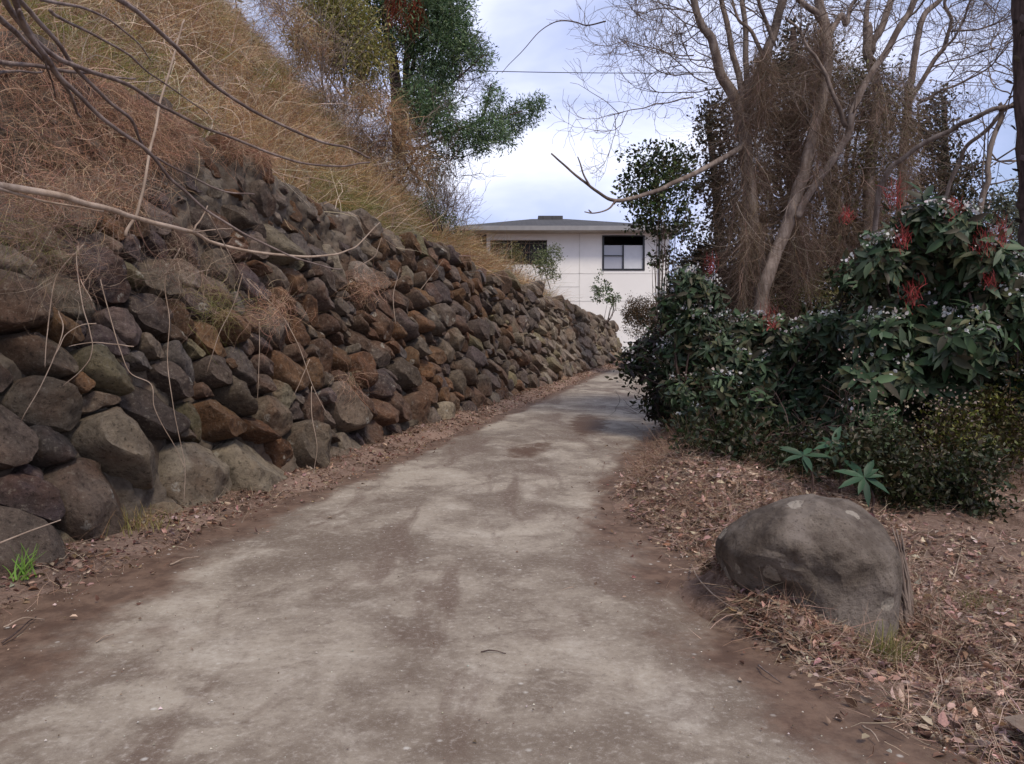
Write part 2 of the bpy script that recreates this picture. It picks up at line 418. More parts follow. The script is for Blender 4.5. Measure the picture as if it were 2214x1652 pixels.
# ------------------------------------------------------------------ retaining wall of lava stones
def build_wall():
    root = empty('stone_wall', wall_pt(5., 0., 0.), 'long leaning retaining wall of rough brown lava stones beside the driveway', 'wall')
    # mortar bed
    ss = np.concatenate([np.linspace(-10.5, -2.6, 16), np.linspace(-2.5, 12, 420), np.linspace(12.1, 31.5, 240)])
    tt = np.linspace(0, 1, 110)
    S, Tt = np.meshgrid(ss, tt, indexing='ij'); Hh = S * 0 + wall_H(S)
    h = Tt * (Hh + .05); 
    near = smooth(1.2, 0, h) * smooth(9, 3, S); top = smooth(.62, .95, Tt) * smooth(10, 4, S)
    o = -.2 + .1 * fbm(S * 3, h * 3, 4) + .05 * fbm(S * 14, h * 14, 2) + .13 * near + .15 * top + .03 * fbm(S * 9, h * 9, 2)
    P = wall_pt(S, h, o)
    back = wall_pt(S[:, -1:], h[:, -1:], np.full((len(ss), 1), -.55))
    P = np.concatenate([P, back], 1)
    mb = MB(); grid_mesh(P, mb); part(mb, 'mortar', M['mortar'], root)
    # variable-size packing of stone sites in a sheared frame, so that the stones lean like those in the wall
    ca, sa, st = math.cos(rad(-40)), math.sin(rad(-40)), 1.42
    def warp(s, h): return ((s * ca + h * sa) / st, -s * sa + h * ca)
    rng = np.random.default_rng(5)
    cand = []
    for _ in range(26000):
        s = rng.uniform(-3.6, 31); h = rng.uniform(-.05, float(wall_H(s)) + .02)
        t = h / float(wall_H(s))
        big = 1 - float(smooth(0, 1.6, h)); nearl = float(smooth(9, 1, s))
        r = rng.choice([.06, .09, .12, .16, .205], p=[.2, .28, .28, .17, .07]) * rng.uniform(.85, 1.15)
        r *= 1 + big * nearl * rng.uniform(.3, 1.1) + .04 * nearl
        if t > .8: r *= .85
        cand.append((r, s, h))
    cand.sort(key=lambda c: -c[0] * rng.uniform(.6, 1.0))
    cell = .5; gridd = {}; sites = []
    for r, s, h in cand:
        a, b = warp(s, h); ci, cj = int(a // cell), int(b // cell); ok = True
        for i in range(ci - 2, ci + 3):
            for j in range(cj - 2, cj + 3):
                for k in gridd.get((i, j), ()):
                    q = sites[k]
                    if (q[0] - a) ** 2 + (q[1] - b) ** 2 < ((q[2] + r) * .84) ** 2: ok = False; break
                if not ok: break
            if not ok: break
        if ok:
            gridd.setdefault((ci, cj), []).append(len(sites)); sites.append((a, b, r, s, h))
    A = np.array(sites)
    stones = []
    pal = [(.135, .108, .09), (.1, .078, .07), (.085, .066, .066), (.16, .135, .112), (.13, .075, .042), (.115, .06, .034), (.21, .185, .15), (.16, .145, .09), (.1, .088, .088), (.12, .095, .08), (.11, .07, .05)]
    pw = np.array([18, 16, 11, 11, 10, 10, 4, 3, 7, 12, 11.]); pw /= pw.sum()
    for idx in range(len(A)):
        a, b, r, s, h = A[idx]
        d2 = (A[:, 0] - a) ** 2 + (A[:, 1] - b) ** 2
        nb = np.where((d2 < (r + .75) ** 2) & (d2 > 1e-9))[0]
        poly = [(1.9 * r * math.cos(k * PI / 8), 1.9 * r * math.sin(k * PI / 8)) for k in range(16)]
        for k in nb:
            dx, dy = A[k, 0] - a, A[k, 1] - b; dd = math.hypot(dx, dy); nx, ny = dx / dd, dy / dd
            lim = (dd * dd + r * r - A[k, 2] ** 2) / (2 * dd)
            out = []
            for m in range(len(poly)):
                p, q = poly[m], poly[(m + 1) % len(poly)]
                fp, fq = p[0] * nx + p[1] * ny - lim, q[0] * nx + q[1] * ny - lim
                if fp <= 0: out.append(p)
                if fp * fq < 0:
                    t = fp / (fp - fq); out.append((p[0] + t * (q[0] - p[0]), p[1] + t * (q[1] - p[1])))
            poly = out
            if len(poly) < 3: break
        if len(poly) < 3: continue
        poly = np.array(poly); cen = poly.mean(0)
        dist = math.hypot(float(s2y(s)), 3.3)
        nA = 40 if dist < 10 else 28 if dist < 16 else 16
        if rng.random() < .05 and dist > 7 and r < .2: continue
        ang = np.arange(nA) * 2 * PI / nA
        rho = np.full(nA, 9.0); pp = poly - cen
        for m in range(len(pp)):
            p, q = pp[m], pp[(m + 1) % len(pp)]; e = q - p; nrm = np.array([e[1], -e[0]]); ln = np.linalg.norm(nrm)
            if ln < 1e-6: continue
            nrm /= ln; dpl = nrm @ p
            if dpl < 0: nrm = -nrm; dpl = -dpl
            den = np.cos(ang) * nrm[0] + np.sin(ang) * nrm[1]
            rho = np.minimum(rho, np.where(den > 1e-4, dpl / np.maximum(den, 1e-4), 9))
        
        for _ in range(3 if nA > 30 else 2 if nA > 20 else 1): rho = .25 * np.roll(rho, 1) + .5 * rho + .25 * np.roll(rho, -1)
        rm = rho.mean(); gap = rng.uniform(.0, .022)
        rho = np.maximum(rho * .97 - gap, .3 * rm) * (1 + .01 * rng.normal(size=nA))
        Hs = rm * rng.uniform(.55, 1.0); off = rng.uniform(-.11, .04)
        t = h / float(wall_H(s))
        if t > .78 and s < 8: off -= .09 * rng.uniform(.3, 1); Hs *= .7
        if h < 1.0 and s < 5: off += .03
        rings = np.array([0, .15, .3, .44, .57, .68, .77, .85, .91, .96, .99, 1.01]) if nA > 16 else np.array([0, .45, .75, .93, 1.0])
        planes = [(rng.uniform(.55, 1.05), rng.uniform(0, 2 * PI), rng.uniform(.2, .95)) for _ in range(5)]
        tilt = rng.normal(0, .25, 2); tilt[1] -= .22; tilt[0] += .08
        seed = rng.uniform(0, 100, 3)
        V = []
        for ri, rr in enumerate(rings):
            xa = cen[0] + rr * rho * np.cos(ang); ya = cen[1] + rr * rho * np.sin(ang)
            prof = Hs * max(0, 1 - min(rr, 1) ** 4) ** .6
            z = np.full(nA, prof)
            lx, ly = rr * rho * np.cos(ang), rr * rho * np.sin(ang)
            for pa, pt, pk in planes:
                z = np.minimum(z, Hs * pa + pk * (lx * math.cos(pt) + ly * math.sin(pt)) * -1 + .0)
            z = z + tilt[0] * lx + tilt[1] * ly
            for k in range(nA):
                z[k] += (.26 * rm) * nz(xa[k] / rm + seed[0], ya[k] / rm + seed[1], 0, 1.4) * (1 - .6 * rr) + .13 * rm * nz(xa[k] / rm + seed[1], ya[k] / rm, 3, 3.3) + .025 * rm * nz(xa[k] / rm, ya[k] / rm + seed[2], 7, 6)
            if ri == len(rings) - 1: z = np.full(nA, -.42) - off
            if ri == 0: z[:] = z.mean()
            a_, b_ = xa + a, ya + b
            sx = (a_ * st) * ca - b_ * sa; hx = (a_ * st) * sa + b_ * ca
            V.append(wall_pt(sx, hx, z + off))
        V = np.array(V); V[0] = V[0].mean(0)
        n = len(rings)
        i, j = np.meshgrid(np.arange(n - 1), np.arange(nA), indexing='ij')
        q = np.stack([i * nA + j, (i + 1) * nA + j, (i + 1) * nA + (j + 1) % nA, i * nA + (j + 1) % nA], -1).reshape(-1, 4)
        rusty = float(smooth(1, 4, s)) * float(smooth(16, 8, s))
        w = pw.copy(); w[[4, 5, 10]] *= .5 + 1.3 * rusty; w[[6, 8, 3]] *= 1 + (float(smooth(1.1, .2, h)) * float(smooth(7, 2, s))) * 2.5 + float(smooth(14, 22, s)) * 1.2
        w /= w.sum()
        col = np.array(pal[rng.choice(len(pal), p=w)]) * rng.uniform(.9, 1.75) * np.array([1.05, rng.uniform(.96, 1.03), rng.uniform(.84, 1.0)])
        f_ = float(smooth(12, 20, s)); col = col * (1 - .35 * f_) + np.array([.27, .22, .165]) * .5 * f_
        C = V.reshape(-1, 3).mean(0); u = CU + C[0] / C[1] * F; vv = CV - (C[2] - EYE) / C[1] * F
        shown = (-60 < u < 2260 and -60 < vv < 1720 and C[1] > 1)
        size = (rm * F / C[1]) ** 2 * (1 if shown else 0) * (.15 if t > .72 and s < 1.5 else 1)
        stones.append((size, V.reshape(-1, 3), q, col))
    stones.sort(key=lambda x: -x[0])
    for size, V, q, col in stones[:100]:
        mb = MB(); mb.add(V, q, None, col); part(mb, 'stone', M['stone'], root).data.set_sharp_from_angle(angle=rad(48))
    mb = MB()
    for size, V, q, col in stones[100:]: mb.add(V, q, None, col)
    so = part(mb, 'stone', M['stone'], root); so.data.set_sharp_from_angle(angle=rad(48)); tag(so, kind='stuff')
    return root
build_wall()

# ------------------------------------------------------------------ grass, straw and litter
STRAW = [(.52, .36, .2), (.38, .24, .14), (.32, .185, .11), (.58, .46, .31), (.27, .15, .085), (.41, .265, .165), (.19, .1, .06)]
PINK = [(.38, .235, .18), (.46, .32, .25), (.29, .165, .125), (.55, .43, .35)]
STRAW = [tuple(min(.72, x * f) for x, f in zip(c, (1.22, 1.2, 1.08))) for c in STRAW]; PINK = [tuple(min(.72, x * f) for x, f in zip(c, (1.22, 1.12, .95))) for c in PINK]
GREEN = [(.19, .22, .05), (.28, .28, .08), (.34, .3, .1), (.15, .19, .045)]

def strands(mb, root, grow, L, W, C, K=5, droop=.5, curl=.12, side=None, down=np.array([0, 0, -1.0])):
    N = len(root); grow = unit(grow)
    P = np.zeros((N, K, 3)); P[:, 0] = root; d = grow.copy(); wig = R.normal(0, 1, (N, 3))
    for k in range(1, K):
        d = unit(d + down * (droop / (K - 1)) + wig * curl + R.normal(0, curl * .7, (N, 3)))
        P[:, k] = P[:, k - 1] + d * (L / (K - 1))[:, None]
    ribbons(mb, P, W, C, side)

def hill_grass():
    n = 190000
    y = 2.6 + 25 * R.random(n) ** 1.75; s = (y - 5.9) / .9607
    d = R.uniform(0, 1, n) ** 1.25 * np.interp(y, [3, 8, 14, 26], [7, 8, 9, 9.5]) - .1
    d = np.where(R.random(n) < .25, R.uniform(-.1, 1.6, n), d)
    cl = fbm(s * 1.3, d * 1.3, 3)
    keep = (R.random(n) < smooth(-.5, .1, cl) * .8 + .2) & ~((d < .42) & (s > 1.8) & (R.random(n) < .88))
    s, d, y, cl = s[keep], d[keep], y[keep], cl[keep]; n = len(s)
    P = hill_pt(s, d); P[:, 2] -= .03
    g = np.stack([R.normal(0, .6, n), R.normal(0, .5, n), R.uniform(.3, 1.2, n)], 1) + _N * R.uniform(-.1, .9, n)[:, None]
    L = R.uniform(.18, .55, n) * (1 + .5 * (cl > .1)); L = np.where(R.random(n) < .08, L * 1.7, L); L = np.where(d < .3, L * .6, L)
    L *= np.interp(s, [-4, 4, 8, 12, 22], [.75, .85, 1.05, 1.5, 1.5])
    W = R.uniform(.003, .0065, n) * np.interp(y, [4, 10, 20], [.8, 1.15, 1.9]); W = np.where(R.random(n) < .04, W * 2.0, W)
    gr = fbm(s * .55 + 7, d * .75 + 3, 3)
    C = pick(STRAW, n); pk = (fbm(s * .6 + 30, d * .6, 2) > .05) & (s < 3); C[pk] = pick(PINK, pk.sum())
    gm = (gr > .14) & (R.random(n) < .75) & (s > .5); C[gm] = pick(GREEN, gm.sum())
    pal = R.random(n) < .12; C[pal] = pick([(.55, .46, .34), (.6, .52, .41)], pal.sum())
    dk = fbm(s * 2.1 + 50, d * 2.1, 2) < -.3; C[dk] *= .55
    mb = MB(); strands(mb, P, g, L, W, C, 5, .9, .2)
    nc = 520; y = 3.2 + 20 * R.random(nc) ** 1.4; s = (y - 5.9) / .9607; d = R.uniform(.35, 8, nc); Pc = hill_pt(s, d)
    cp = [STRAW, PINK, [(.6, .48, .32), (.5, .38, .24)], GREEN + STRAW[:3], [(.33, .2, .12), (.24, .14, .085)]]
    for i in range(nc):
        m_ = int(R.integers(50, 130)); sz = R.uniform(.35, .8) * np.interp(y[i], [4, 10, 18], [.75, 1, 1.5]); q = Pc[i] + R.normal(0, .1, (m_, 3)) * np.array([1, 1, .3])
        g = np.stack([R.normal(0, .55, m_), R.normal(0, .55, m_), R.uniform(.5, 1.4, m_)], 1) + _N * R.uniform(.1, .8)
        strands(mb, q, g, R.uniform(.5, 1.1, m_) * sz, R.uniform(.003, .0065, m_) * np.interp(y[i], [4, 10, 20], [.9, 1.2, 2]), pick(cp[R.choice(5, p=[.4, .15 if s[i] < 5 else .05, .2, .15 if s[i] < 5 else .25, .1])], m_) * R.uniform(.75, 1.15), 7, R.uniform(.9, 1.6), .16)
    n = 8000; y = 3 + 14 * R.random(n) ** 1.5; s = (y - 5.9) / .9607; d = R.uniform(0, 6.5, n); P = hill_pt(s, d)
    g = np.stack([R.normal(0, .7, n), R.normal(0, .6, n), R.uniform(.3, 1.3, n)], 1) + _N * R.uniform(0, .9, n)[:, None]
    strands(mb, P, g, R.uniform(.45, 1.3, n), R.uniform(.006, .013, n) * np.interp(y, [4, 12], [.7, 1.4]), pick([(.58, .46, .32), (.68, .57, .44), (.48, .35, .23), (.28, .17, .11), (.62, .48, .36)], n), 10, 1.1, .3)
    # thatch of dead runners hanging over the near end of the wall
    n = 17000; s = R.uniform(-3.2, 3.6, n); lo = np.interp(s, [-3.2, -.5, 1.0, 2.2, 3.6], [.5, .6, .76, .94, 1.0]); t = lo + (1.03 - lo) * R.random(n) ** .8
    keep = R.random(n) < smooth(-.5, .05, fbm(s * 1.6 + 3, t * 5, 3)); s, t = s[keep], t[keep]; n = len(s)
    P = wall_pt(s, t * wall_H(s), R.uniform(-.02, .16, n))
    g = np.stack([R.normal(0, .6, n), R.normal(0, .6, n), R.normal(-.2, .7, n)], 1) + _N * R.uniform(0, .7, n)[:, None]
    strands(mb, P, g, R.uniform(.12, .5, n), R.uniform(.002, .0045, n), pick(PINK + [(.3, .2, .13), (.16, .085, .06)], n), 7, .9, .3)
    tag(mb.build('dry_grass', M['dry']), 'tangled dry straw grass covering the steep hillside above the stone wall', 'grass', kind='stuff')
hill_grass()

def crest_grass():
    n = 26000
    s = R.uniform(3.5, 29, n); d = np.abs(R.normal(0, .55, n)) - .05
    y = s2y(s); far = smooth(8, 14, y)
    keep = R.random(n) < .25 + .75 * far; s, d, y = s[keep], d[keep], y[keep]; n = len(s)
    P = hill_pt(s, d); P[:, 2] -= .02
    g = np.stack([R.normal(.1, .35, n), R.normal(0, .35, n), np.ones(n)], 1) + _N * R.uniform(-.1, .5, n)[:, None]
    L = R.uniform(.16, .48, n) * np.interp(y, [8, 13, 22, 34], [.8, 1.15, 1.0, .7]); L = np.where(d < .2, L * .6, L)
    C = pick([(.22, .21, .07), (.3, .26, .11), (.37, .29, .16), (.16, .18, .05), (.3, .2, .11), (.4, .33, .19)], n)
    lo = d < .16; C[lo] = pick([(.27, .165, .11), (.33, .22, .15), (.2, .12, .08)], lo.sum())
    mb = MB(); strands(mb, P, g, L, R.uniform(.004, .009, n), C, 4, .45, .12)
    tag(mb.build('crest_grass', M['dry']), 'fine yellow green grass growing along the far crest of the wall', 'grass', kind='stuff')
crest_grass()

def litter(name, x, y, z, label, pal, strawpal, nleaf, nstraw, Ls=(.02, .055), lift=.02, straw=(.06, .28)):
    """x,y,z: candidate points"""
    mb = MB(); cl_ = R.random(len(x)) < smooth(-.5, .15, fbm(x * 2.6, y * 2.6, 3)) * .7 + .3; x, y, z = x[cl_], y[cl_], z[cl_]; i = R.integers(0, len(x), nleaf)
    P = np.stack([x[i], y[i], z[i] + R.uniform(-.004, lift, nleaf)], 1)
    A = np.stack([R.normal(size=nleaf), R.normal(size=nleaf), R.normal(0, .35, nleaf)], 1); Sd = np.stack([R.normal(size=nleaf), R.normal(size=nleaf), R.normal(0, .4, nleaf)], 1)
    L = Ls[0] + (Ls[1] * 1.35 - Ls[0]) * R.random(nleaf) ** 1.9; leaves(mb, P, A, Sd, L, L * R.uniform(.35, .7, nleaf), pick(pal, nleaf, .25), R.uniform(-.3, .5), True, .2)
    i = R.integers(0, len(x), nstraw)
    P = np.stack([x[i], y[i], z[i] + R.uniform(0, lift * 1.2, nstraw)], 1)
    g = np.stack([R.normal(size=nstraw), R.normal(size=nstraw), R.uniform(.0, .5, nstraw)], 1)
    strands(mb, P, g, R.uniform(*straw, nstraw), R.uniform(.0018, .004, nstraw), pick(strawpal, nstraw), 5, .45, .2)
    return tag(mb.build(name, M['litter']), label, 'leaf litter', kind='stuff')

BROWN = [(.2, .115, .08), (.27, .17, .125), (.15, .08, .058), (.34, .235, .18), (.42, .32, .25), (.11, .06, .045)]
BSTRAW = [(.27, .17, .12), (.36, .25, .18), (.19, .11, .078), (.45, .34, .25)]
n = 60000
y = 1.5 + R.random(n) ** 1.7 * 33; x = road_l(y) + R.uniform(-.75, .16, n) + R.normal(0, .05, n)
ok = (x > wall_x(y) - .25); x, y = x[ok], y[ok]
litter('leaf_litter', x, y, ground(x, y), 'strip of reddish brown leaf litter along the foot of the stone wall', BROWN, BSTRAW, 13000, 9000)
n = 90000
y = 1.8 + R.random(n) ** 1.3 * 14; dd = np.abs(R.normal(0, 1.1, n)) + R.normal(0, .06, n); dd = np.where(R.random(n) < .3, R.uniform(0, 6, n), dd); x = road_r(y) + dd + .02; ok = ~((x > 2.0) & (y < 3.0) & (R.random(n) < .93)); x, y = x[ok], y[ok]
litter('leaf_litter', x, y, ground(x, y), 'bank of brown dead leaves and straw on the verge around the boulder', BROWN + [(.42, .29, .235), (.52, .39, .32), (.36, .245, .2)], BSTRAW + [(.45, .32, .25), (.52, .4, .32)], 44000, 44000, (.018, .055), .035)

n = 9000; a_ = R.uniform(0, 2 * PI, n); q_ = R.uniform(.75, 1.25, n); x = 1.74 + .58 * q_ * np.cos(a_); y = 4.5 + .52 * q_ * np.sin(a_) - .3 * (x - 1.74); ok = x > road_r(y) - .12; x, y = x[ok], y[ok]
litter('leaf_litter', x, y, ground(x, y), 'dead leaves and straw heaped against the foot of the boulder', BROWN, BSTRAW, 2600, 2600, (.02, .055), .05, (.08, .3))

# ------------------------------------------------------------------ boulder by the driveway
def boulder():
    import bmesh
    bm = bmesh.new(); bmesh.ops.create_icosphere(bm, subdivisions=6, radius=1)
    Y0 = 4.5; c = at(1752, 1215, Y0); k = Y0 / F
    prof = [(1548, 1190), (1566, 1155), (1610, 1125), (1690, 1092), (1765, 1074), (1815, 1078), (1865, 1106), (1912, 1152), (1934, 1220), (1926, 1290), (1916, 1360), (1902, 1425), (1892, 1452), (1872, 1440), (1845, 1405), (1800, 1378), (1740, 1360), (1670, 1345), (1610, 1310), (1565, 1255), (1548, 1215)]
    pa = np.array([math.atan2(1215 - v, u - 1752) for u, v in prof]); pr = np.array([math.hypot(u - 1752, v - 1215) * k for u, v in prof])
    o_ = np.argsort(pa); pa, pr = pa[o_], pr[o_]; pa = np.concatenate([pa - 2 * PI, pa, pa + 2 * PI]); pr = np.tile(pr, 3)
    for v in bm.verts:
        n = v.co.normalized(); x, y, z = n
        a = math.atan2(z, x); h = math.hypot(x, z); rr = sum(np.interp(a + e, pa, pr) for e in (-.08, 0, .08)) / 3
        t = .40 + .10 * max(0, z) - .06 * max(0, x)              # half depth
        q = Vector((.99 * math.cos(a) * rr * h ** .9, y * t, math.sin(a) * rr * h ** .9))
        q += n * (.05 * mnoise.noise(n * 1.6 + Vector((3, 7, 1))) + .03 * mnoise.noise(n * 3.4 + Vector((9, 2, 4))) + .010 * mnoise.noise(n * 9) + .004 * mnoise.noise(n * 23)) * (.35 + .65 * abs(y))
        if y < 0:                                               # the hollows on the face turned to the driveway
            def dent(u, vv, su, sv, dep, rot=0):
                dx = q.x / k - (u - 1752); dz = -q.z / k - (vv - 1215); ca, sa = math.cos(rot), math.sin(rot)
                p1 = (dx * ca + dz * sa) / su; p2 = (-dx * sa + dz * ca) / sv
                return dep * math.exp(-(p1 * p1 + p2 * p2) ** 1.5)
            q.y += min(1, -y * 2.2) * (dent(1715, 1282, 75, 48, .1, .12) + dent(1590, 1225, 34, 40, .07) + dent(1820, 1390, 60, 36, .05, .4) - dent(1760, 1170, 120, 45, .03) + dent(1780, 1120, 60, 24, .03))
        v.co = q
    me = bpy.data.meshes.new('boulder'); bm.to_mesh(me); bm.free()
    for p in me.polygons: p.use_smooth = True
    me.set_sharp_from_angle(angle=rad(14))
    me.materials.append(M['boulder'])
    o = bpy.data.objects.new('boulder', me); COL.objects.link(o); o.location = tuple(c); o.rotation_euler = (0, 0, rad(-30))
    tag(o, 'big smooth grey brown boulder with pale lichen spots beside the driveway', 'boulder')
boulder()

# ------------------------------------------------------------------ house
def house():
    yf = 38.0; X = lambda u, y=yf: (u - CU) / F * y
    Zz = lambda v, y=yf: EYE + (CV - v) / F * y
    x0, x1 = X(1052), X(1446); z0, ze = 3.0, Zz(497)
    wm = m_flat('cream_siding', (.82, .81, .795), .7, .25, .07, .8)
    root = empty('house', (x0, yf, z0), 'white two storey house with low grey hip roof above the wall', 'house')
    mb = MB()
    wx0, wx1, wz0, wz1 = X(1302), X(1394), Zz(585), Zz(509)
    gx0, gx1, gz0, gz1 = X(1060), X(1182), Zz(572), Zz(519)
    # front wall around the two openings
    xs = sorted([x0, gx0, gx1, wx0, wx1, x1]); zs = sorted([z0, wz0, wz1, gz0, gz1, ze])
    for a, b in zip(xs[:-1], xs[1:]):
        for c, d in zip(zs[:-1], zs[1:]):
            mx, mz = (a + b) / 2, (c + d) / 2
            if (wx0 < mx < wx1 and wz0 < mz < wz1) or (gx0 < mx < gx1 and gz0 < mz < gz1): continue
            mb.add([(a, yf, c), (b, yf, c), (b, yf, d), (a, yf, d)], [(0, 1, 2, 3)])
    for (a, b, c, d) in ((wx0, wx1, wz0, wz1), (gx0, gx1, gz0, gz1)):     # reveals
        for p, q in (((a, c), (a, d)), ((a, d), (b, d)), ((b, d), (b, c)), ((b, c), (a, c))):
            mb.add([(p[0], yf, p[1]), (q[0], yf, q[1]), (q[0], yf + .2, q[1]), (p[0], yf + .2, p[1])], [(0, 1, 2, 3)])
    y1 = yf + 9
    mb.add([(x1, yf, z0), (x1, y1, z0), (x1, y1, ze), (x1, yf, ze)], [(0, 1, 2, 3)])
    mb.add([(x0, y1, z0), (x0, yf, z0), (x0, yf, ze), (x0, y1, ze)], [(0, 1, 2, 3)])
    mb.add([(x1, y1, z0), (x0, y1, z0), (x0, y1, ze), (x1, y1, ze)], [(0, 1, 2, 3)])
    part(mb, 'wall', wm, root, smooth_=False)
    # wall joints: battens proud of the wall
    jm = m_flat('grey_joint', (.7, .69, .67), .8, .2)
    mb = MB()
    for (u0, v0, u1, v1) in ((1252, 500, 1254.0, 700), (1183, 590.5, 1443, 592), (1200, 619, 1253, 620.5), (1200, 650, 1443, 651.5)):
        box(mb, X(u0), X(u1), yf - .012, yf + .02, Zz(v1), Zz(v0))
    part(mb, 'joint_strip', jm, root, smooth_=False)
    # right window: dark frame, shade band, sliding sashes
    fm = m_flat('dark_frame', (.018, .018, .022), .4, .4); gm, nt, b, o = mat('window_glass', .12, .6)
    g = NG(nt); nt.links.new(g.mix(g.noise(.6, 3), (.3, .31, .36), (.42, .43, .48)), b.inputs['Base Color'])
    cm = m_flat('white_curtain', (.62, .64, .68), .5, .4, .08)
    bx = lambda m, u0, u1, v0, v1, ya, yb: box(m, X(u0), X(u1), ya, yb, Zz(v1), Zz(v0))
    mb = MB()
    for a in ((1302, 1306, 509, 585), (1390, 1394, 509, 585), (1306, 1390, 581, 585), (1306, 1390, 509, 511.5), (1346, 1349, 530, 581), (1306, 1346, 552, 553.4)): bx(mb, *a, yf - .03, yf + .1)
    w = part(mb, 'window', fm, root, smooth_=False)
    mb = MB(); bx(mb, 1306, 1390, 511.5, 530, yf + .02, yf + .08); part(mb, 'shade', m_flat('dark_shade', (.012, .011, .012), .6, .2), w, smooth_=False).location = (0, 0, 0)
    mb = MB(); bx(mb, 1306, 1346, 530, 552, yf + .05, yf + .07); bx(mb, 1306, 1346, 553.4, 581, yf + .05, yf + .07); o1 = part(mb, 'insect_screen', gm, root, smooth_=False); o1.parent = w
    mb = MB(); bx(mb, 1349, 1390, 530, 581, yf + .05, yf + .07); o2 = part(mb, 'pane', cm, root, smooth_=False); o2.parent = w
    # left opening with a metal grille
    mb = MB(); bx(mb, 1060, 1182, 519, 572, yf + .16, yf + .19); dk = part(mb, 'window', m_flat('dark_room', (.02, .016, .014), .5, .3), root, smooth_=False)
    mb = MB()
    for k in range(14): u = 1061 + k * 9.3; bx(mb, u, u + .9, 519, 572, yf - .02, yf + .01)
    for v in (520, 526, 545, 570): bx(mb, 1060, 1182, v, v + 1.0, yf + .012, yf + .03)
    o3 = part(mb, 'grille', m_flat('rusty_grille', (.16, .12, .09), .7, .2), root, smooth_=False); o3.parent = dk
    # low hip roof, fascia, ridge cap
    ex0, ex1, ey0, ey1, ezz = X(985), X(1462), yf - .9, yf + 10, Zz(489, yf - .9)
    r0 = np.array([X(1150, 43), 43.0, Zz(473.5, 43)]); r1 = np.array([X(1225, 43), 43.0, Zz(473.5, 43)])
    rm, nt, b, o = mat('roof_shingle', .9, .2); g = NG(nt)
    wv = g.node('ShaderNodeTexBrick'); wv.inputs['Scale'].default_value = 1; wv.inputs['Brick Width'].default_value = .5; wv.inputs['Row Height'].default_value = .16; wv.inputs['Mortar Size'].default_value = .02
    wv.inputs['Color1'].default_value = (.06, .06, .064, 1); wv.inputs['Color2'].default_value = (.1, .098, .102, 1); wv.inputs['Mortar'].default_value = (.03, .03, .03, 1)
    mp = g.node('ShaderNodeMapping'); mp.inputs['Scale'].default_value = (1, .55, 1); g.put(mp.inputs[0], g.pos()); g.put(wv.inputs[0], mp.outputs[0])
    nt.links.new(g.mix(.4, wv.outputs[0], g.mix(g.noise(1.5, 6), (.04, .04, .044), (.13, .128, .133))), b.inputs['Base Color']); nt.links.new(g.bump(wv.outputs[1], .6, .03), b.inputs['Normal'])
    mb = MB(); e = [(ex0, ey0, ezz), (ex1, ey0, ezz), (ex1, ey1, ezz), (ex0, ey1, ezz), tuple(r0), tuple(r1)]
    mb.add(e, [(0, 1, 5, 4), (2, 3, 4, 5)], [(1, 2, 5), (3, 0, 4)])
    rf = part(mb, 'roof', rm, root, smooth_=False)
    mb = MB(); box(mb, X(1163, 43), X(1216, 43), 42.6, 43.4, r0[2] - .1, r0[2] + .1); o4 = part(mb, 'ridge_cap', rm, root, smooth_=False); o4.parent = rf
    fz = .2; mb = MB(); box(mb, ex0, ex1, ey0 - .02, ey0 + .03, ezz - fz, ezz + .02); box(mb, ex0, ex0 + .05, ey0 + .035, ey1, ezz - fz, ezz + .02); box(mb, ex1 - .05, ex1, ey0 + .035, ey1, ezz - fz, ezz + .02)
    part(mb, 'fascia', m_flat('grey_fascia', (.27, .265, .27), .5, .4), root, smooth_=False)
    mb = MB(); box(mb, ex0 + .06, ex1 - .06, ey0 + .04, yf - .003, ezz - fz + .01, ezz - fz + .05); part(mb, 'soffit', m_flat('soffit', (.42, .39, .36), .7, .2), root, smooth_=False)
    mb = MB(); tube(mb, [(X(1425), yf - .07, z0), (X(1425), yf - .07, ezz - fz)], .05, .05, 8); part(mb, 'downpipe', m_flat('dark_pipe', (.08, .075, .07), .5, .4), root)
house()

# ------------------------------------------------------------------ foliage helpers
def foliage(mb, blobs, per, leaf, pal, spray=.16, nspray=None, fine=False, out=.8, hang=.0, ratio=.5, density_gap=.0):
    """blobs: (x,y,z,r). leaves gathered in sprays near each blob's skin"""
    for (x, y, z, r) in blobs:
        ns = max(6, int(per * r * r * 100)) if nspray is None else nspray
        d = ball(ns); rr = r * R.uniform(.25, 1.0, ns) ** .45 * (1 + .28 * R.normal(size=ns))
        c = np.array([x, y, z]) + d * rr[:, None] * np.array([1, 1, .85])
        k = int(16); n = ns * k
        cc = np.repeat(c, k, 0); dd = np.repeat(d, k, 0); tone = np.repeat(R.normal(1, .22, ns), k)[:, None]
        P = cc + R.normal(0, spray * .5, (n, 3))
        A = dd * out + R.normal(0, .7, (n, 3)) + np.array([0, 0, -hang]); Sd = R.normal(size=(n, 3)) + np.array([0, 0, 0])
        L = leaf * R.uniform(.6, 1.35, n)
        C = np.clip(pick(pal, n) * tone, .004, .8)
        leaves(mb, P, A, Sd, L, L * ratio * R.uniform(.8, 1.2, n), C, .2, fine)

def pblobs(lst, y, jit=.5):
    """(u, v, r) survey triples -> spheres about depth y"""
    out = []
    for t in lst:
        u, v, r = t[:3]; yy = y + (t[3] if len(t) > 3 else R.uniform(-jit, jit)); p = at(u, v, yy); out.append((*p, r / F * yy))
    return out

def path(pts, y0, y1=None, n=6):
    """survey polyline running from depth y0 to y1"""
    y1 = y0 if y1 is None else y1; m = len(pts)
    return catmull([at(u, v, y0 + (y1 - y0) * i / (m - 1)) for i, (u, v) in enumerate(pts)], n)

